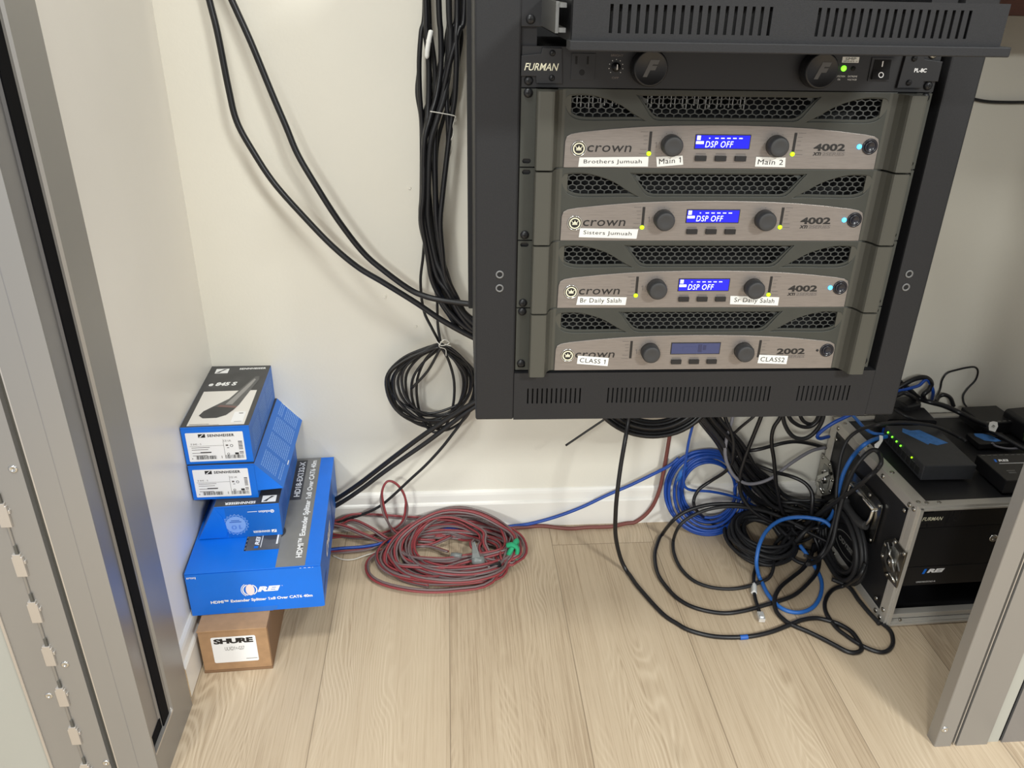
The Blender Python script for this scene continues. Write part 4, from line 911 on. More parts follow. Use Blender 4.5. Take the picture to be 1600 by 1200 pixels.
# vertical bundle beside the rack
ROWS = [(0, 664, 727), (50, 658, 722), (100, 655, 716), (150, 650, 711), (185, 648, 706), (230, 649, 700), (300, 655, 692), (345, 657, 688), (400, 668, 692), (430, 674, 699), (460, 685, 712), (490, 700, 735), (515, 722, 770), (530, 760, 800)]
NB = 15
for i in range(NB):
    s0 = i / (NB - 1); ph = rc.uniform(0, 6.28); fr = rc.uniform(.6, 1.3); y0 = -.022 - .012 * (i % 3) - rc.uniform(0, .006); pts = []
    for k_, (v, a, b) in enumerate(ROWS):
        s_ = min(1, max(0, s0 + .20 * math.sin(ph + fr * k_ * .75))); yy = y0 - (.002 * k_); yy = min(yy, -.012)
        pts.append((a + (b - a) * s_, v + rc.uniform(-6, 6), yy + .004 * math.sin(ph * 2 + k_)))
    q0 = at(*pts[0]); pts = [Vector((q0.x + rc.uniform(-.004, .004), q0.y, z_)) for z_ in (2.74, 1.9, 1.3)] + pts
    cable('bundled_cable', 'black cable in the thick vertical bundle hanging just left of the rack', 'cable', pts, (.0034, .0040, .0046)[i % 3], CBLK if i % 4 else CBLK2, 'cables in the vertical bundle')
# string round the bundle and a strip of white tape on it
st = MB(); st.tube(path([(672, 174, -.078), (690, 177, -.08), (712, 182, -.072), (711, 190, -.05), (700, 186, -.03)]), .0008, 6)
st.tube(path([(712, 182, -.072), (708, 196, -.066), (709, 208, -.06), (704, 222, -.055), (706, 232, -.05), (702, 246, -.045)]), .0007, 6)
tag(st.build('cord', STRING), 'thin white string tied around the vertical bundle with a frayed end', 'string')
wt = MB(); wt.tube(path([(674, 47, -.064), (671, 60, -.066), (668, 78, -.066), (667, 92, -.064)]), [.0022, .004, .004, .004, .0042, .004, .004, .004, .004, .004, .0045, .004, .004, .004, .004, .004, .0042, .004, .004, .004, .004, .004, .0036, .003, .001], 8)
tag(wt.build('tape_strip', TAPE), 'strip of white tape wrapped on a cable near the top of the bundle', 'tape')

# coil hanging on the wall under the bundle
hc = []
KN = (690, 538)
loops = [(603, 742, 662), (606, 735, 655), (612, 741, 668), (622, 730, 650), (634, 724, 660), (643, 742, 672), (651, 710, 676), (608, 738, 645), (615, 746, 658), (628, 738, 650), (604, 728, 657)]
def hang_loop(l, r_, b, k, top=537):
    cx = (l + r_) / 2; cyy = (top + b) / 2; out = []
    for q in range(14):
        a = PI / 2 + 2 * PI * q / 14; x = cx + (r_ - l) / 2 * math.cos(a); y = cyy - (b - top) / 2 * math.sin(a)
        f = max(0, math.sin(a)) ** 3; x = x + (KN[0] - x) * f * .75
        out.append((x, y + rc.uniform(-1.5, 1.5), k - .006 * math.sin(a * 2 + l)))
    return out
pts = [(668, 250, -.030), (666, 310, -.031), (664, 360, -.032), (661, 400, -.032), (657, 440, -.034), (662, 485, -.036), (676, 515, -.040)]
for i, (l, r_, b) in enumerate(loops): pts += hang_loop(l, r_, b, -.030 - .0022 * i, 536 + (i * 5) % 9)
pts += [(688, 545, -.055), (668, 580, -.058), (642, 608, -.058)]
t = thing('cable_coil', 'black cable coil hanging on the wall left of the rack bottom, tied with string', 'cable coil', at(690, 538, -.04))
def local(o, par): o.parent = par; o.matrix_parent_inverse = Matrix.Identity(4); o.data.transform(Matrix.Translation(-par.location)); return o
local(MB().tube(lift(path(pts, 5), .0026), .0027, 7).build('coiled_cable', CBLK), t)
local(MB().tube(path([(683, 400, -.036), (683, 450, -.036), (684, 505, -.038), (688, 533, -.045)]), .0026, 8).build('coiled_cable', CBLK), t)
g = MB(); g.tube(path([(682, 533, -.062), (690, 540, -.066), (702, 536, -.06), (694, 531, -.066), (686, 541, -.064), (696, 546, -.06), (697, 556, -.055)]), .0009, 6); g.tube(path([(695, 538, -.066), (705, 541, -.06)]), .0009, 6); local(g.build('tie_string', STRING), t)

# leads dropping from the rack to the floor behind the boxes
cable('audio_cable', 'thick black cable slanting down from the rack to behind the blue box, upper one', 'cable', ramp([(790, 600), (735, 632), (700, 654), (660, 681), (625, 707), (590, 734), (560, 757), (530, 777), (500, 793), (470, 805)], -.09, -.045), .0052, CBLK)
cable('audio_cable', 'thick black cable slanting down from the rack to behind the blue box, lower one', 'cable', ramp([(790, 606), (735, 640), (705, 662), (668, 690), (632, 715), (598, 739), (565, 764), (532, 786), (500, 803), (470, 815)], -.09, -.042), .0048, CBLK2)
cable('audio_cable', 'thin black cable dropping from the rack over the red wire loop', 'cable', ramp([(780, 610), (740, 636), (712, 672), (690, 700), (665, 727), (640, 750), (610, 778), (590, 793), (568, 803), (540, 812), (512, 818), (490, 822)], -.085, -.026), .0030, CBLK2)

# red and grey speaker wire
def frames(pts):
    out = []
    for i in range(len(pts)):
        t_ = (pts[min(i + 1, len(pts) - 1)] - pts[max(i - 1, 0)]).normalized(); sd = t_.cross(Vector((0, 0, 1)))
        sd = sd.normalized() if sd.length > .05 else Vector((1, 0, 0)); out.append((t_, sd, sd.cross(t_).normalized()))
    return out
def zip_cord(parent, pts, r, ph=0, tw=5.0):
    fr = frames(pts); L_ = 0; A, B = [], []
    for i, p in enumerate(pts):
        if i: L_ += (p - pts[i - 1]).length
        a = ph + 1.1 * math.sin(L_ * tw) + L_ * tw * .35; o = fr[i][1] * (r * .95 * math.cos(a)) + fr[i][2] * (r * .95 * math.sin(a)); A.append(p + o); B.append(p - o)
    A, B = lift(A, r), lift(B, r)
    for nm, q, m in (('red_conductor', A, CRED), ('grey_conductor', B, CSIL)):
        b = MB(); b.tube(q, r, 7); o = b.build(nm, m)
        if parent: local(o, parent)
RW = .0024
t = thing('speaker_wire_coil', 'tangled coil of red and grey speaker wire on the floor by the skirting', 'wire coil', (.47, -.10, 0))
pts = []
for i in range(27):
    rx, ry = rc.uniform(.094, .122), rc.uniform(.070, .088); cx, cy = .478 + rc.uniform(-.010, .012), -.106 + rc.uniform(-.012, .004); zr = rc.uniform(.008, .078); zf_ = rc.uniform(.004, .030)
    if i % 4 == 1: cx -= .034; rx += .016; cy -= .012; zr *= .35
    if i % 6 == 2: rx *= .72; ry *= .66; cy += .010; cx -= .045
    if i % 5 == 4: cx -= .020; rx += .020; cy -= .020; ry += .006
    for q in range(12):
        a = -PI * .1 + 2 * PI * q / 12; up = (1 + math.sin(a)) / 2
        pts.append(Vector((cx + rx * math.cos(a) + rc.uniform(-.003, .003), cy + ry * math.sin(a) + rc.uniform(-.003, .003), .004 + zf_ * (1 - up) + zr * up * up + (.012 if abs(math.cos(a)) > .9 and math.cos(a) > 0 else 0))))
zip_cord(t, crom(pts, 4), RW, 0, 6)
g = MB(); c_ = at(801, 858, .036); ring = [c_ + Vector((.014 * math.cos(a) * .55 + .006 * math.sin(a), .009 * math.cos(a), .018 * math.sin(a))) for a in [2 * PI * q / 18 for q in range(18)]]
g.tube(ring, .0050, 8, closed=True); g.tube(crom([c_ + Vector((-.012, -.004, .014)), c_ + Vector((-.002, -.007, .019)), c_ + Vector((.008, -.009, .012)), c_ + Vector((.007, -.011, -.002)), c_ + Vector((.004, -.013, -.010))], 5), .0044, 8)
g.v = [(c_.x + (x - c_.x), c_.y + (y - c_.y) * 1.4, z) for x, y, z in g.v]; go = local(g.build('hook_and_loop_tie', GREEN), t); go['label'] = 'green hook and loop tie'
g = MB(); c_ = at(747, 876, .030); g.tube([c_ + Vector((-.012, 0, 0)), c_ + Vector((-.006, 0, .001)), c_ + Vector((.004, .0, .0)), c_ + Vector((.012, .001, 0))], [.0085, .0105, .010, .0085], 12)
g.add([c_ + Vector(p) for p in ((-.012, -.004, .010), (.004, -.004, .011), (-.006, .010, .040), (-.012, .006, .040), (-.012, -.003, .0095), (.004, -.003, .0105), (-.006, .011, .0395), (-.012, .007, .0395))], [(0, 1, 2, 3), (7, 6, 5, 4), (0, 4, 5, 1), (1, 5, 6, 2), (2, 6, 7, 3), (3, 7, 4, 0)])
local(g.build('duct_tape_wrap', DUCT), t)
g = MB(); c_ = at(713, 868, .032); g.tube([c_ + Vector((-.011, .002, 0)), c_, c_ + Vector((.011, -.002, 0))], [.0052, .006, .0052], 10); local(g.build('duct_tape_wrap', DUCT), t)
g = MB(); c_ = at(773, 886, .028); g.tube([c_ + Vector((-.014, -.004, 0)), c_ + Vector((-.008, -.002, 0))], .0042, 10, 1); g.tube([c_ + Vector((-.008, -.002, 0)), c_ + Vector((.012, .005, .003))], .0056, 10, 0); local(g.build('plug', [BLACKP, CHROME], None), t)

def wire(name, label, pts, ph, parent=None):
    P_ = path(pts, 8); t_ = thing('speaker_wire', label, 'wire', P_[0]); zip_cord(t_, lift(P_, RW * 2), RW, ph, 5)
wire('w', 'speaker wire lying highest along the skirting between blue box and coil', [(495, 820, -.05), (530, 812, -.045), (552, 804, -.042), (590, 805, -.035), (640, 809, -.03), (690, 810, -.03), (720, 806, -.032)], .4)
wire('w', 'speaker wire crossing downward from under the skirting into the coil', [(495, 832, -.05), (530, 822, -.045), (552, 814, -.042), (580, 826, -.055), (605, 842, .016), (635, 850, .018), (670, 852, .016), (705, 838, .02)], 1.2)
wire('w', 'speaker wire curving from the blue box down past the wire ring', [(495, 815, -.06), (535, 822, -.060), (570, 836, -.075), (600, 848, .012), (640, 854, .014), (668, 853, .016), (700, 862, .018)], 2.0)
wire('w', 'straight pair of speaker wire low on the floor at the skirting', [(495, 842, .008), (540, 838, .008), (580, 838, .008), (620, 829, .007), (660, 829, .008), (700, 828, .012)], 0)
wire('w', 'speaker wire nearest the viewer between blue box and coil', [(495, 864, .006), (540, 862, .006), (575, 858, .006), (605, 848, .010), (640, 842, .014), (680, 838, .018)], 2.6)
wire('w', 'speaker wire with one raised ring standing in front of the skirting', [(500, 832, .012), (560, 840, .012), (605, 832, .014), (628, 818, -.060), (635, 795, -.056), (631, 772, -.052), (619, 756, -.050), (606, 752, -.052), (598, 764, -.056), (597, 785, -.060), (604, 810, -.066), (615, 830, .030), (640, 842, .020), (680, 846, .018)], .9)
wire('w', 'short speaker wire loop on the floor left of the coil', [(640, 838, .010), (618, 850, .010), (606, 866, .008), (602, 880, .007), (612, 896, .007), (635, 908, .007), (670, 916, .007)], .3)
cable('zip_tie', 'thin white tie end lying on the floor beside the blue box', 'zip tie', [(520, 868, .004), (535, 874, .004), (552, 874, .004), (570, 868, .005), (590, 862, .006)], .0011, STRING)
cable('network_cable', 'blue network cable passing from behind the box through the red wires', 'cable', [(495, 862, .010), (530, 857, .010), (570, 854, .010), (600, 848, .014), (630, 838, .018), (660, 829, .020), (700, 826, .020), (740, 828, .016), (780, 828, .010)], .0032, CBLU)
cable('network_cable', 'blue network cable rising from the red coil to the blue coil', 'cable', [(760, 828, .008), (800, 822, .008), (830, 818, -.022), (870, 807, -.022), (910, 792, -.022), (950, 773, -.022), (985, 758, -.022), (1020, 741, -.024), (1045, 728, -.03), (1060, 716, -.03)], .0036, CBLU)
cable('speaker_wire', 'brown red cable along the skirting foot rising behind the black coil', 'wire', [(790, 826, .005), (815, 824, .005), (845, 822, .004), (875, 825, .004), (895, 826, .004), (920, 824, .004), (955, 823, .004), (980, 821, -.020), (1003, 809, -.020), (1020, 790, -.020), (1031, 763, -.018), (1038, 730, -.016), (1044, 695, -.014), (1049, 660, -.012), (1053, 620, -.012)], .0043, CBRN)

# blue coil leaning on the wall
t = thing('cable_coil', 'blue network cable coil leaning on the skirting under the rack', 'cable coil', at(1090, 815, .01))
pts = []
for i in range(8):
    l, r_, tp, b = 1034 + i * 5 + rc.uniform(-6, 9), 1168 - i * 2.5 + rc.uniform(-7, 5), 701 + i * 2.6 + rc.uniform(-2, 4), 838 - i * 4 + rc.uniform(-4, 4)
    for q in range(14):
        a = 2 * PI * q / 14 + .6; y = (tp + b) / 2 - (b - tp) / 2 * math.sin(a); x = (l + r_) / 2 + (r_ - l) / 2 * math.cos(a)
        k_ = -.024 - .0030 * (i % 5) - .045 * max(0, (y - 770) / 65) ** 1.5; pts.append((x, y, k_))
pts += [(1172, 748, -.028), (1190, 770, -.026), (1215, 790, -.026)]
local(MB().tube(lift(path(pts, 5), .0032), .0033, 8).build('coiled_cable', CBLU), t)
g = MB(); c_ = at(1065, 738, -.060); g.tube([c_ + Vector((.006, 0, .014)), c_, c_ + Vector((-.006, 0, -.020))], [.0045, .006, .0045], 8); local(g.build('tape_wrap', CBLU2), t)
cable('network_cable', 'thin blue cable dropping from the rack across the blue coil', 'cable', [(1088, 640, -.08), (1084, 658, -.078), (1076, 690, -.074), (1071, 722, -.070), (1068, 745, -.066), (1070, 760, -.062), (1082, 766, -.058), (1110, 768, -.055), (1140, 774, -.05), (1165, 783, -.05), (1195, 800, -.05)], .0029, CBLU)

# coil hanging behind the rack, only its lower arc is seen
t = thing('cable_coil', 'thick black cable coil whose lower arc hangs below the rack', 'cable coil', at(1022, 640, -.12))
pts = []
for i in range(6):
    rad = 92 - i * 5.0 + rc.uniform(-1, 1)
    for q in range(16):
        a = 2 * PI * q / 16; pts.append((1020 + rc.uniform(-1, 1) + rad * 1.08 * math.cos(a), 598 + rad * .92 * math.sin(a), -.13 + .0075 * (i % 3) - .008 * math.sin(a)))
local(MB().tube(lift(path(pts, 4), .0045), .0046, 8).build('coiled_cable', CBLK), t)
cable('cable_end', 'thin straight black cable end pointing left below the rack', 'cable', [(1010, 612, -.10), (975, 636, -.10), (945, 655, -.10), (915, 675, -.10), (884, 696, -.10)], .0022, CBLK)

# loops on the floor
FZ = .0042
def F(pts, z=FZ): return [(u, v, z) for u, v in pts]
fc = cable('floor_cable', 'long black cable hanging from the rack and sweeping across the floor in front', 'cable',
      [(985, 630, -.15), (982, 657, -.15), (976, 692, -.17), (970, 727, -.18), (965, 765, -.19), (962, 800, -.19), (962, 838, -.18)] + [(970, 873, .03)] + F([(981, 895), (997, 917), (1033, 957), (1057, 974), (1080, 986), (1120, 995), (1167, 995), (1203, 988), (1230, 978), (1253, 969), (1275, 966), (1295, 970), (1312, 976), (1330, 987), (1341, 1001), (1346, 1012), (1343, 1018), (1333, 1020), (1321, 1017), (1304, 1008), (1283, 997), (1260, 986), (1243, 979), (1228, 971), (1214, 957)]) + [(1210, 937, .010), (1219, 918, .012), (1238, 902, .012), (1254, 889, .014), (1266, 872, .02), (1272, 850, .03)], .0042, CBLK)
q = MB(); q.tube(path(F([(1156, 996), (1162, 995.6), (1168, 995)])), .0047, 8); o = q.build('tape_wrap', NAVY, fc); o['label'] = 'scrap of blue tape'
cable('floor_cable', 'black cable with a small loop on the floor in front of the flight case', 'cable',
      [(1352, 880, 1.236, 0), (1343, 900, 1.226, 0), (1322, 914, .012)] + F([(1306, 919), (1295, 928), (1289, 942), (1290, 955), (1297, 968), (1308, 982), (1322, 993), (1340, 1005), (1358, 1014), (1376, 1019), (1388, 1016), (1395, 1006), (1394, 992), (1388, 982), (1378, 974)]), .0040, CBLK)
cable('floor_cable', 'wide black cable loop on the floor, the larger of two rings', 'cable',
      [(1300, 850, .05), (1230, 815, .06), (1195, 798, -.105), (1160, 789, -.100), (1133, 787, -.098), (1100, 790, -.096), (1070, 800, -.096), (1050, 815, -.098)] + F([(1034, 836), (1025, 856), (1023, 873), (1028, 897), (1042, 918), (1060, 936), (1087, 950), (1127, 958), (1160, 955), (1197, 945), (1237, 932)]) + [(1262, 912, .010), (1278, 890, .012), (1280, 862, .02), (1272, 838, .04)], .0040, CBLK)
cable('floor_cable', 'smaller black cable loop inside the wide ring on the floor', 'cable',
      [(1260, 826, .06), (1205, 802, -.110), (1165, 793, -.108), (1130, 792, -.106), (1100, 798, -.104), (1075, 810, -.104), (1060, 824, -.106)] + F([(1052, 845), (1053, 864), (1063, 887), (1082, 906), (1105, 916), (1130, 920), (1156, 919), (1182, 912)]) + [(1203, 901, .008), (1209, 880, .016), (1206, 860, .02), (1222, 838, .03), (1245, 822, .04)], .0036, CBLK2)
cable('floor_cable', 'black cable bending beside the grey cable, then through the blue coil to the floor', 'cable',
      [(1128, 632, -.11), (1134, 655, -.11), (1141, 671, -.11), (1146, 688, -.11), (1146, 708, -.11), (1144, 722, -.10), (1133, 737, -.09), (1110, 752, -.07), (1092, 765, -.075), (1084, 782, -.08), (1088, 797, -.09), (1105, 812, .02), (1128, 826, .014), (1158, 842, .012), (1190, 858, .016), (1215, 862, .03)], .0036, CBLK)
# short labelled patch lead with a clear plug
t = thing('network_cable', 'black patch cable with a white label and a clear plug on the floor', 'cable', at(1178, 905, .004))
local(MB().tube(lift(path([(1188, 862, .02), (1183, 880, .010)] + F([(1178, 898), (1178, 915), (1179, 930), (1183, 945), (1188, 960)])), .0036), .0036, 8).build('jacket', CBLK), t)
g = MB(); q = path(F([(1178, 913), (1178, 927)], .0046)); g.tube(q, .0058, 4); local(g.build('cable_label', TAPE), t)
q = path(F([(1187, 958), (1192, 973)], .006)); dx = (q[-1] - q[0]).normalized(); sd = dx.cross(Vector((0, 0, 1)))
g = MB(); 
for a, b_, w, h_ in ((0, .020, .0056, .0042), (.004, .016, .003, .0062)):
    A, B = q[0] + dx * a, q[0] + dx * b_; g.add([A + sd * w - Vector((0, 0, .004)), A - sd * w - Vector((0, 0, .004)), A - sd * w + Vector((0, 0, h_)), A + sd * w + Vector((0, 0, h_)), B + sd * w - Vector((0, 0, .004)), B - sd * w - Vector((0, 0, .004)), B - sd * w + Vector((0, 0, h_)), B + sd * w + Vector((0, 0, h_))], [(0, 1, 2, 3), (7, 6, 5, 4), (0, 4, 5, 1), (1, 5, 6, 2), (2, 6, 7, 3), (3, 7, 4, 0)])
local(g.build('clear_plug', CLEAR), t)
cable('network_cable', 'light blue cable ring on the floor in front of the black coil', 'cable',
      [(1300, 824, .09), (1285, 813, .10), (1253, 808, .100), (1222, 812, .094), (1200, 827, .084), (1187, 850, .068), (1182, 876, .042), (1184, 893, .018)] + F([(1188, 905), (1200, 929), (1218, 948), (1236, 956), (1255, 956), (1272, 947), (1282, 930), (1284, 912), (1279, 896)]) + [(1270, 880, .01), (1262, 868, .02), (1250, 852, .03)], .0040, CBLU2)

# black coil lying on the floor
t = thing('cable_coil', 'flat pile of coiled black cable on the floor under the right rack side', 'cable coil', (1.16, -.09, 0))
pts = []
for i in range(13):
    rx, ry = rc.uniform(.044, .076), rc.uniform(.050, .082); cx, cy = 1.116 + rc.uniform(-.012, .012), -.108 + rc.uniform(-.012, .010)
    for q in range(12):
        a = 2 * PI * q / 12; pts.append(Vector((cx + rx * math.cos(a), cy + ry * math.sin(a), .006 + .0024 * i + .014 * (1 + math.sin(a)) / 2 + rc.uniform(-.002, .002))))
local(MB().tube(lift(crom(pts, 5), .0040), .0041, 8).build('coiled_cable', CBLK2), t)
# thick bundle from the rack to the floor pile
for i in range(12):
    s_ = i / 11; j_ = lambda q: rc.uniform(-q, q); dy = -.035 - .012 * (i % 4)
    cable('bundled_cable', 'black cable in the thick bundle dropping from the rack to the floor pile', 'cable',
          [(1076 + 40 * s_, 630, dy - .05), (1092 + 34 * s_, 656, dy - .045), (1121 + 36 * s_ + j_(2), 694 - 2 * s_, dy - .03), (1142 + 40 * s_ + j_(3), 735 - 6 * s_, dy - .02), (1168 + 40 * s_ + j_(3), 772 - 20 * s_ + j_(3), dy - .012), (1202 + 26 * s_, 795 - 20 * s_ + j_(5), dy - .012), (1240 + 12 * s_, 806 - 24 * s_ + j_(5), dy - .02), (1285, 812 - 26 * s_ + j_(5), dy - .03), (1320, 815 - 20 * s_, dy - .03)], (.0040, .0046, .0036)[i % 3], CBLK if i % 3 else CBLK2, 'cables in the bundle under the rack')
V = [
 ('grey cable hanging in a deep curve from the rack to the flight case', CGRY, .0036, [(1146, 630, -.10), (1144, 655, -.10), (1136, 682, -.10), (1133, 709, -.10), (1140, 733, -.10), (1153, 749, -.10), (1173, 756, -.10), (1203, 748, -.10), (1237, 723, -.09), (1267, 705, -.07), (1290, 699, -.05)]),
 ('black cable arching level from the bundle to the back of the flight case', CBLK, .0040, [(1132, 700, -.045), (1155, 704, -.07), (1180, 703, -.09), (1205, 697, -.09), (1225, 692, -.09), (1245, 690, -.08), (1270, 694, -.06), (1290, 700, -.045)]),
 ('black cable falling straight from the rack right of the grey cable', CBLK, .0040, [(1226, 630, -.11), (1219, 652, -.11), (1210, 666, -.11), (1206, 680, -.11), (1206, 697, -.11), (1209, 716, -.11), (1211, 737, -.11), (1213, 757, -.11), (1217, 778, -.11), (1221, 796, -.11), (1232, 815, -.11)]),
 ('black cable making the largest drooping loop under the rack right corner', CBLK2, .0042, [(1222, 632, -.12), (1224, 655, -.12), (1229, 669, -.12), (1237, 680, -.12), (1247, 685, -.12), (1258, 685, -.12), (1269, 679, -.12), (1279, 668, -.12), (1286, 653, -.12), (1290, 632, -.12)]),
 ('black cable making the middle drooping loop under the rack right corner', CBLK, .0040, [(1226, 632, -.115), (1234, 653, -.115), (1243, 662, -.115), (1255, 667, -.115), (1267, 666, -.115), (1277, 658, -.115), (1283, 645, -.115), (1285, 630, -.115)]),
 ('black cable making the smallest drooping loop under the rack right corner', CBLK, .0038, [(1246, 634, -.11), (1252, 653, -.11), (1260, 661, -.11), (1270, 662, -.11), (1277, 654, -.11), (1281, 640, -.11)]),
 ('black cable slanting from the rack bottom left into the thick bundle', CBLK, .0042, [(1196, 632, -.10), (1188, 654, -.10), (1180, 674, -.10), (1169, 701, -.10), (1161, 724, -.10), (1156, 745, -.10), (1158, 772, -.10), (1176, 798, -.11), (1205, 815, -.12), (1240, 822, -.12)]),
 ('thin black cable slanting from the rack across the grey cable', CBLK, .0028, [(1196, 634, -.13), (1175, 653, -.13), (1158, 667, -.12), (1143, 681, -.10), (1132, 692, -.06)]),
 ('black cable running down right from the bundle toward the flight case corner', CBLK, .0042, [(1150, 712, -.09), (1165, 719, -.09), (1188, 729, -.09), (1212, 738, -.10), (1232, 743, -.10), (1250, 750, -.11), (1262, 759, -.12), (1269, 772, -.13), (1269, 790, -.14), (1267, 808, -.14)]),
]
for lb, m, r, pts in V: cable('hanging_cable', lb, 'cable', pts, r, m)
cable('network_cable', 'blue cable bending left around the rear corner of the flight case', 'cable', [(1345, 640, -.16), (1322, 651, -.16), (1300, 662, -.16), (1283, 674, -.155), (1277, 682, -.15), (1282, 685, -.14), (1295, 682, -.12)], .0036, CBLU)

# cables at the case: coil hung on its side, leads onto the lid
t = thing('cable_coil', 'thick black cable coil hanging against the left side of the flight case', 'cable coil', (1.24, -.2, .1))
pts = []
for i in range(5):
    ry, rz, oy, oz = .092 - i * .005, .076 - i * .0045, rc.uniform(-.006, .006), rc.uniform(-.003, .006)
    for q in range(14):
        a = 2 * PI * q / 14 + .3; pts.append(Vector((1.2445 - .0075 * (i % 3), -.190 + oy + ry * math.cos(a), max(.008, .070 + oz + rz * math.sin(a)))))
local(MB().tube(lift(path(pts, 5), .0052), .0050, 8).build('coiled_cable', CBLK2), t)
LZ = CHT + .004
C2 = [
 ('network_cable', 'light blue cable rising along the flight case side to the switch', CBLU2, .0042, [(1283, 822, 1.235, 0), (1298, 808, 1.235, 0), (1306, 788, 1.236, 0), (1311, 764, 1.238, 0), (1317, 742, 1.240, 0), (1325, 725, 1.244, 0), (1335, 710, 1.250, 0), (1350, 695, LZ + .02), (1368, 686, LZ + .018), (1390, 681, LZ + .012)]),
 ('network_cable', 'blue cable entering the switch from the back of the lid', CBLU2, .0034, [(1325, 640, LZ + .004), (1338, 655, LZ + .003), (1350, 668, LZ + .003), (1365, 677, LZ + .006), (1385, 679, LZ + .010), (1392, 679, LZ + .012)]),
 ('lid_cable', 'black cable arching from the floor pile over the case lid to the adapters', CBLK2, .0036, [(1258, 868, 1.14, 0), (1276, 872, 1.18, 0), (1290, 856, 1.20, 0), (1298, 832, 1.215, 0), (1306, 800, 1.225, 0), (1307, 765, 1.228, 0), (1311, 728, 1.232, 0), (1316, 705, 1.238, 0), (1326, 685, 1.248, 0), (1345, 671, 1.262, 0), (1370, 664, LZ + .055), (1400, 660, LZ + .052), (1430, 661, LZ + .046), (1464, 667, LZ + .038), (1495, 681, LZ + .010), (1510, 690, LZ + .006)]),
 ('lid_cable', 'black cable bending in a tight hook over the flight case top edge', CBLK2, .0042, [(1262, 882, 1.15, 0), (1282, 872, 1.19, 0), (1300, 848, 1.205, 0), (1309, 808, 1.215, 0), (1318, 775, 1.222, 0), (1328, 746, 1.226, 0), (1340, 725, 1.234, 0), (1353, 710, 1.248, 0), (1365, 703, LZ + .012), (1374, 709, LZ + .010), (1377, 722, LZ + .008), (1371, 733, 1.250, 0), (1358, 745, 1.232, 0), (1338, 762, 1.226, 0), (1315, 778, 1.220, 0), (1290, 795, 1.215, 0), (1268, 811, 1.205, 0), (1255, 822, 1.20, 0)]),
 ('case_cable', 'black cable lying along the foot of the flight case side', CBLK2, .0042, [(1300, 905, .012), (1326, 917, .005), (1342, 938, .005), (1357, 956, .005), (1368, 968, .005), (1374, 975, .005)]),
 ('lid_cable', 'thick black cable running along the back of the case lid past the plugs', CBLK, .0050, [(1398, 590, -.05), (1418, 606, -.05), (1436, 622, -.05), (1452, 628, LZ + .045), (1475, 634, LZ + .040), (1500, 645, LZ + .03), (1525, 657, LZ + .03), (1545, 665, LZ + .036)]),
 ('lid_cable', 'black cable loop standing behind the plug adapter', CBLK, .0042, [(1462, 628, LZ + .04), (1467, 620, -.04), (1476, 617, -.04), (1485, 622, -.042), (1490, 635, -.045)]),
 ('lid_cable', 'black cable folded back beside the rack lower right corner', CBLK, .0050, [(1390, 615, -.06), (1410, 602, -.06), (1430, 592, -.06), (1446, 590, -.06), (1455, 598, -.06), (1452, 608, -.06), (1443, 617, -.06), (1445, 626, LZ + .03)]),
 ('network_cable', 'blue cable curving beside the rack lower right corner', CBLU, .0034, [(1392, 612, -.07), (1408, 610, -.07), (1424, 606, -.07), (1436, 602, -.065), (1447, 593, -.062), (1454, 600, -.06), (1458, 612, -.06), (1456, 624, LZ + .03)]),
 ('lid_cable', 'black cable looping low beside the rack lower right corner', CBLK, .0044, [(1392, 612, -.08), (1400, 618, -.08), (1412, 614, -.08), (1424, 619, -.08), (1436, 628, LZ + .03)]),
 ('thin_cable', 'thin black lead rising in a loop on the wall behind the converter box', CBLK, .0020, [(1463, 622, LZ + .03), (1469, 608, -.012), (1472, 594, -.012), (1480, 583, -.012), (1495, 578, -.012), (1513, 574, -.012), (1524, 574, -.012), (1528, 581, -.012), (1524, 594, -.012), (1512, 607, -.012), (1505, 618, -.014), (1506, 629, -.02), (1511, 637, -.03), (1514, 644, LZ + .02)]),
 ('lid_cable', 'black cable crossing the right end of the case lid toward the door', CBLK2, .0044, [(1520, 655, LZ + .020), (1545, 672, LZ + .018), (1565, 682, LZ + .014), (1590, 696, LZ + .010), (1630, 716, LZ + .006)]),
 ('thin_cable', 'thin grey lead behind the video extender at the lid right end', CGRY, .0022, [(1550, 692, LZ + .012), (1556, 697, LZ + .006), (1575, 701, LZ + .004), (1598, 700, LZ + .004), (1630, 696, LZ + .004)]),
 ('wall_cable', 'thin black cable running level along the wall right of the rack', CBLK, .0028, [(1505, 150, -.006), (1522, 155, -.006), (1545, 159, -.006), (1575, 160, -.006), (1600, 160, -.006), (1650, 160, -.006), (1800, 158, -.006), (2000, 150, -.006), (2150, 148, -.006)]),
 ('lid_cable', 'dark cable strand behind the power brick on the case lid', CBLK2, .0030, [(1398, 640, LZ + .042), (1415, 650, LZ + .040), (1432, 656, LZ + .030), (1446, 662, LZ + .006)]),
]
for nm, lb, m, r, pts in C2: cable(nm, lb, 'cable', pts, r, m)
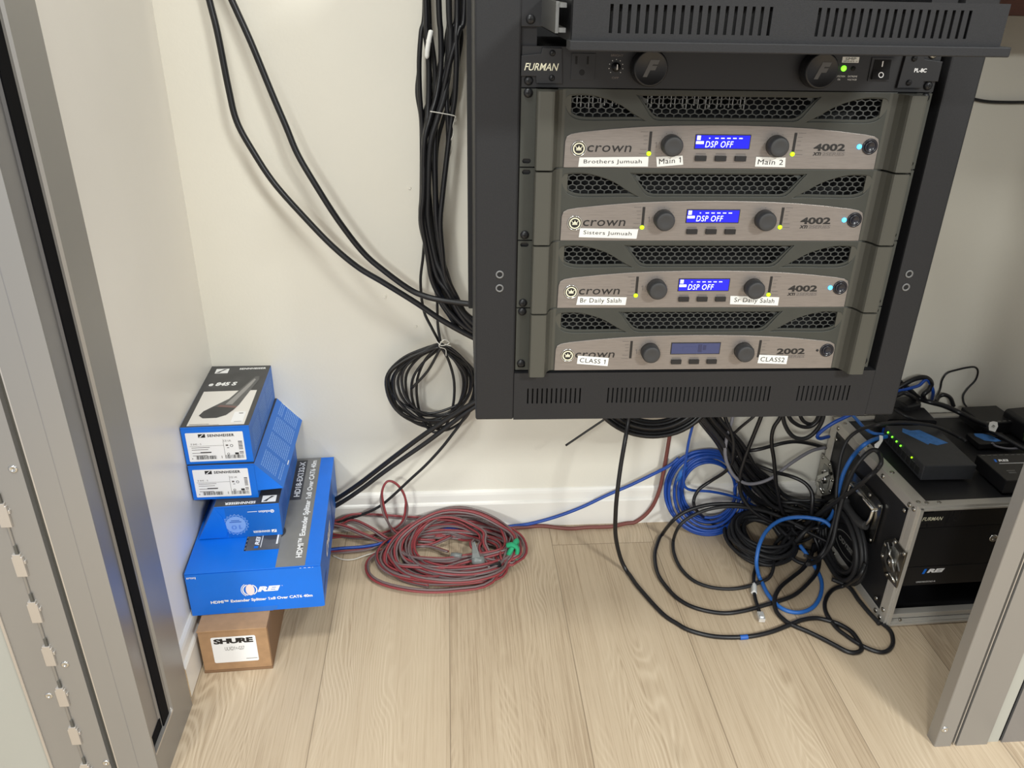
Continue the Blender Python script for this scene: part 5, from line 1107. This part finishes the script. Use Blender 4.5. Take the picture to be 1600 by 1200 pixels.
# white flags stuck on the leads
for lb, (u, v), z, pts in (('white label flag on the black hooked cable beside the switch', (1372, 693), LZ + .028, [(-.010, -.008), (-.004, -.010), (.004, -.002), (.012, .006), (.016, .016), (.010, .018), (.005, .006), (-.008, -.002)]),
                           ('white label tag numbered 19 on the cable by the converter box', (1554, 668), LZ + .040, [(-.014, -.006), (-.004, -.010), (.008, .002), (.012, .012), (.004, .014), (-.004, .012), (-.010, .004)])):
    c_ = at(u, v, z); g = MB(); g.prism([(x, y) for x, y in pts], -.0003, .0003, 'z'); g.v = [(x + c_.x, y + c_.y, zz + c_.z + y * .4) for x, y, zz in g.v]; o = g.build('label_tag', TAPE); tag(o, lb, 'label')
    if '19' in lb:
        d_ = Decal(c_ + Vector((-.005, -.005, .0012)), Vector((.75, .55, .22)).normalized(), Vector((-.6, .75, .3)).normalized()); d_.text('19', 0, 0, .0075, .0055, PRINTK, 2, bold=.03); d_.build('tag_number', o)
bl = MB()
for dx in (0, .012, .024): bl.box(dx - .005, dx + .005, -.011, .011, 0, .010)
c_ = at(1392, 676, LZ + .006); bl.v = [(x * .4 + c_.x - .006 + y * .9, y * .25 + c_.y - x * 1.0, z + c_.z) for x, y, z in bl.v]
tag(bl.build('network_plug', CBLU), 'blue network plugs pushed into the switch ports', 'plug')
# loose tangle where everything meets between coil and case
for i in range(8):
    a = rc.uniform(0, 6.28); pts = []
    c0 = Vector((1.205 + rc.uniform(-.02, .01), -.120 + rc.uniform(-.05, .05), .03)); rx, ry = rc.uniform(.02, .05), rc.uniform(.03, .075)
    for q in range(8):
        b_ = a + q * 2 * PI / 8 + rc.uniform(-.2, .2); pts.append(Vector((min(c0.x + rx * math.cos(b_), 1.238), c0.y + ry * math.sin(b_), max(.006, .03 + .028 * math.sin(b_ + i) + rc.uniform(0, .02)))))
    tag(MB().tube(lift(crom(pts, 7, True), .004), (.0034, .0040, .0044)[i % 3], 8, 0, True).build('tangled_cable', CBLK if i % 2 else CBLK2), 'black cable lost in the tangle between the floor coil and the flight case', 'cable', 'cables in the tangle')
